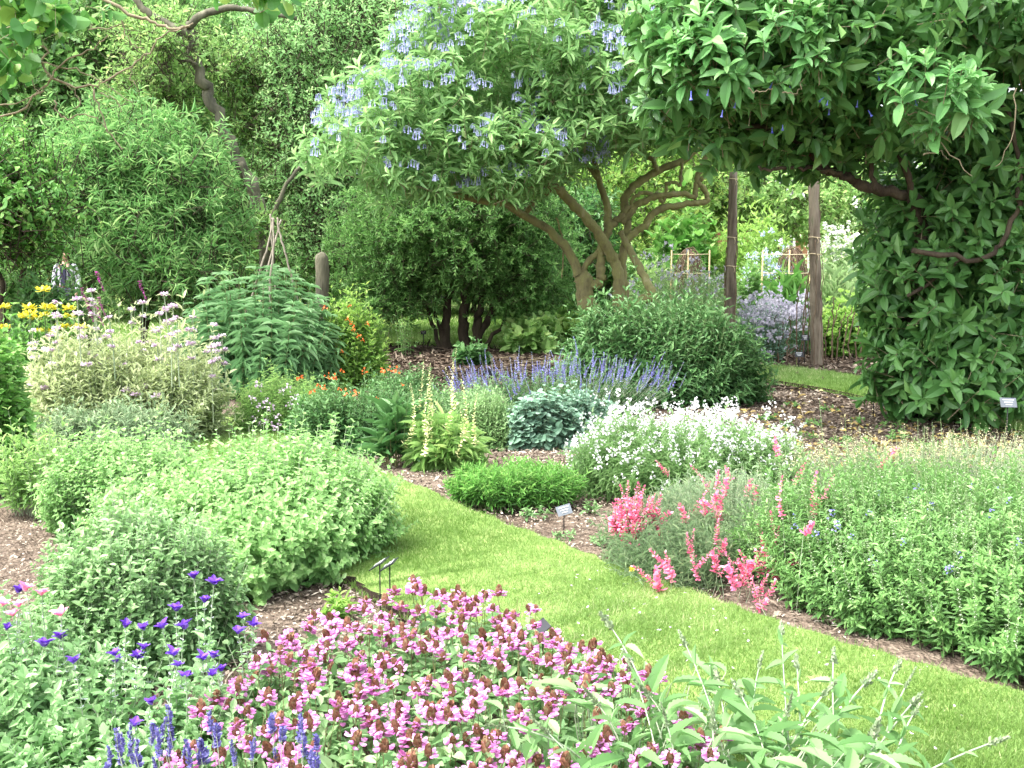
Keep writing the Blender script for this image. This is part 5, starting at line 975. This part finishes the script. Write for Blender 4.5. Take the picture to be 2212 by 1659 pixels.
# ================================================================ BUILDINGS FAR BEHIND
M['brick'] = noisemat('brown_brick', [(.20, .09, .05), (.32, .16, .09)], 3, .9, .3, 6, (1, 1, 4)); M['white'] = plain('white_paint', (.8, .8, .78)); M['glass'] = plain('window_glass', (.10, .12, .14), .1, .6); M['roof'] = plain('grey_roof', (.22, .2, .2))
def building(x0, x1, yt, d, label, wins, floors=1, depth=6):
    a = P(x0, 557, d); b_ = P(x1, 557, d); h = P(0, yt, d)[2]; cx = (a[0] + b_[0]) / 2; wd = b_[0] - a[0]
    t = thing('brick_building', label, 'building', (cx, d, 0)); q = MB(); q.box((cx, d + depth / 2, h / 2), (wd, depth, h)); q.obj('wall', M['brick'], t)
    q = MB(); q.box((cx, d + depth / 2, h + .12), (wd + .6, depth + .6, .24)); q.obj('roof', M['white' if floors == 1 else 'roof'], t)
    for f in range(floors):
        for k in range(wins):
            wx = cx - wd / 2 + wd * (k + .5) / wins; fh = h / floors; wz = fh * (f + .55)
            q = MB(); W_, H_ = wd / wins * .42, fh * .5
            for dx, dz, sx, sz in ((0, H_ / 2, W_ + .12, .1), (0, -H_ / 2, W_ + .12, .1), (-W_ / 2, 0, .1, H_), (W_ / 2, 0, .1, H_), (0, 0, .06, H_)): q.box((wx + dx, d - .03, wz + dz), (sx, .12, sz - (.1 if sx < .15 else 0)))
            fr = q.obj('window', M['white'], t); q = MB(); q.box((wx, d + .0, wz), (W_ - .1, .04, H_ - .1)); q = q.obj('pane', M['glass'], None); q.parent = fr; q.location = Vector(q.location) - Vector(t.location) - fr.location
    return t
building(1560, 1900, 478, 46, 'low brown brick building with white-framed windows glimpsed between the posts', 6)
building(-200, 240, -160, 75, 'tall brown brick building glimpsed through the trees at the upper left', 6, 5, 10)

# ================================================================ WALKER ON THE LEFT
def person(x, d):
    base = P(x, 600, d) * np.array([1, 1, 0]); t = thing('person', 'person in pale grey jacket with backpack straps walking behind the dark bush', 'person', base)
    J = {'pel': (0, 0, .95, .15), 'wai': (0, 0, 1.10, .135), 'che': (0, -.01, 1.30, .16), 'nb': (0, 0, 1.47, .07), 'nk': (0, -.01, 1.54, .055), 'hd': (0, -.02, 1.64, .095), 'top': (0, -.01, 1.73, .075), 'nose': (0, -.105, 1.635, .018)}
    E = [('pel', 'wai'), ('wai', 'che'), ('che', 'nb'), ('nb', 'nk'), ('nk', 'hd'), ('hd', 'top'), ('hd', 'nose')]
    for s, n_ in ((-1, 'l'), (1, 'r')):
        J.update({n_ + 'sh': (s * .19, 0, 1.42, .065), n_ + 'el': (s * .26, .02, 1.14, .048), n_ + 'wr': (s * .25, -.10, .90, .03), n_ + 'pa': (s * .25, -.13, .83, .032), n_ + 'hi': (s * .10, 0, .90, .10), n_ + 'kn': (s * .10, -.1 * s, .50, .065), n_ + 'an': (s * .10, -.02 - .14 * s, .09, .045), n_ + 'to': (s * .11, -.16 - .14 * s, .04, .04), n_ + 'ear': (s * .085, -.01, 1.64, .018), n_ + 'th': (s * .21, -.15, .82, .010)})
        E += [('che', n_ + 'sh'), (n_ + 'sh', n_ + 'el'), (n_ + 'el', n_ + 'wr'), (n_ + 'wr', n_ + 'pa'), (n_ + 'pa', n_ + 'th'), ('pel', n_ + 'hi'), (n_ + 'hi', n_ + 'kn'), (n_ + 'kn', n_ + 'an'), (n_ + 'an', n_ + 'to'), ('hd', n_ + 'ear')]
        for k in range(4):
            fx = s * (.225 + .017 * k); J[n_ + 'f%d' % k] = (fx, -.15, .785, .009); J[n_ + 'g%d' % k] = (fx, -.14, .745 + .008 * abs(k - 1), .008); E += [(n_ + 'pa', n_ + 'f%d' % k), (n_ + 'f%d' % k, n_ + 'g%d' % k)]
    names = list(J)
    def skin(name, keys, grow, mat, sub=2):
        kk = [n_ for n_ in names if n_ in keys]; me = bpy.data.meshes.new(name)
        me.from_pydata([J[k][:3] for k in kk], [(kk.index(a), kk.index(b)) for a, b in E if a in kk and b in kk], []); o = bpy.data.objects.new(name, me); C.objects.link(o); o.parent = t
        m_ = o.modifiers.new('skin', 'SKIN'); o.modifiers.new('sub', 'SUBSURF').render_levels = sub; sv_ = me.skin_vertices[0].data
        for i, k in enumerate(kk): r_ = J[k][3] + grow; sv_[i].radius = (r_, r_ * .8)
        sv_[0].use_root = True; me.materials.append(mat); return o
    skin('body', names, 0, plain('skin', (.5, .3, .22)))
    arms = [s + q for s in 'lr' for q in ('sh', 'el', 'wr')]
    skin('jacket', ['pel', 'wai', 'che'] + arms, .025, plain('pale_jacket', (.6, .6, .68)))
    skin('trousers', ['pel'] + [s + q for s in 'lr' for q in ('hi', 'kn', 'an')], .018, plain('dark_trousers', (.04, .045, .07)))
    q = MB(); q.add([(-.06, -.165, 1.45), (.06, -.165, 1.45), (.05, -.185, 1.0), (-.05, -.185, 1.0), (-.06, -.12, 1.45), (.06, -.12, 1.45), (.05, -.12, 1.0), (-.05, -.12, 1.0)], [np.array([[0, 3, 2, 1], [4, 5, 6, 7], [0, 4, 7, 3], [1, 2, 6, 5], [0, 1, 5, 4], [3, 7, 6, 2]])]); o = q.obj('shirt', plain('navy_shirt', (.02, .02, .05)), None); o.parent = t; o.location = (0, 0, 0)
    for s in (-1, 1):
        q = MB(); q.tube([(s * .11, .1, 1.40), (s * .12, -.02, 1.49), (s * .125, -.15, 1.40), (s * .13, -.175, 1.2), (s * .15, -.14, 1.05)], .02, 6); o = q.obj('backpack_strap', plain('dark_strap', (.02, .02, .04)), None); o.parent = t; o.location = (0, 0, 0)
    q = MB(); k = 60; dd_ = rdir(k); dd_[:, 2] = np.abs(dd_[:, 2]); 
    u = np.linspace(0, 2 * np.pi, 13)[:-1]; V = []
    for e_ in (-.35, 0, .4, .8, 1.2): V += [(.105 * math.cos(a) * math.cos(e_), .012 + .11 * math.sin(a) * math.cos(e_) + (.03 if e_ < .3 and math.sin(a) < 0 else 0), 1.68 + .105 * math.sin(e_)) for a in u]
    fs = [[r_ * 12 + i, r_ * 12 + (i + 1) % 12, (r_ + 1) * 12 + (i + 1) % 12, (r_ + 1) * 12 + i] for r_ in range(4) for i in range(12) if r_ > 1 or math.sin(u[i]) > -.2]
    q.add(V, [np.array(fs), np.array([[48 + i, 48 + (i + 1) % 12, 48 + (i + 6) % 12] for i in range(12)])], 0, .5, True); o = q.obj('hair', plain('dark_hair', (.03, .02, .015)), None); o.parent = t; o.location = (0, 0, 0)
    t.scale = (1, 1, 1)
person(143, 22.5)
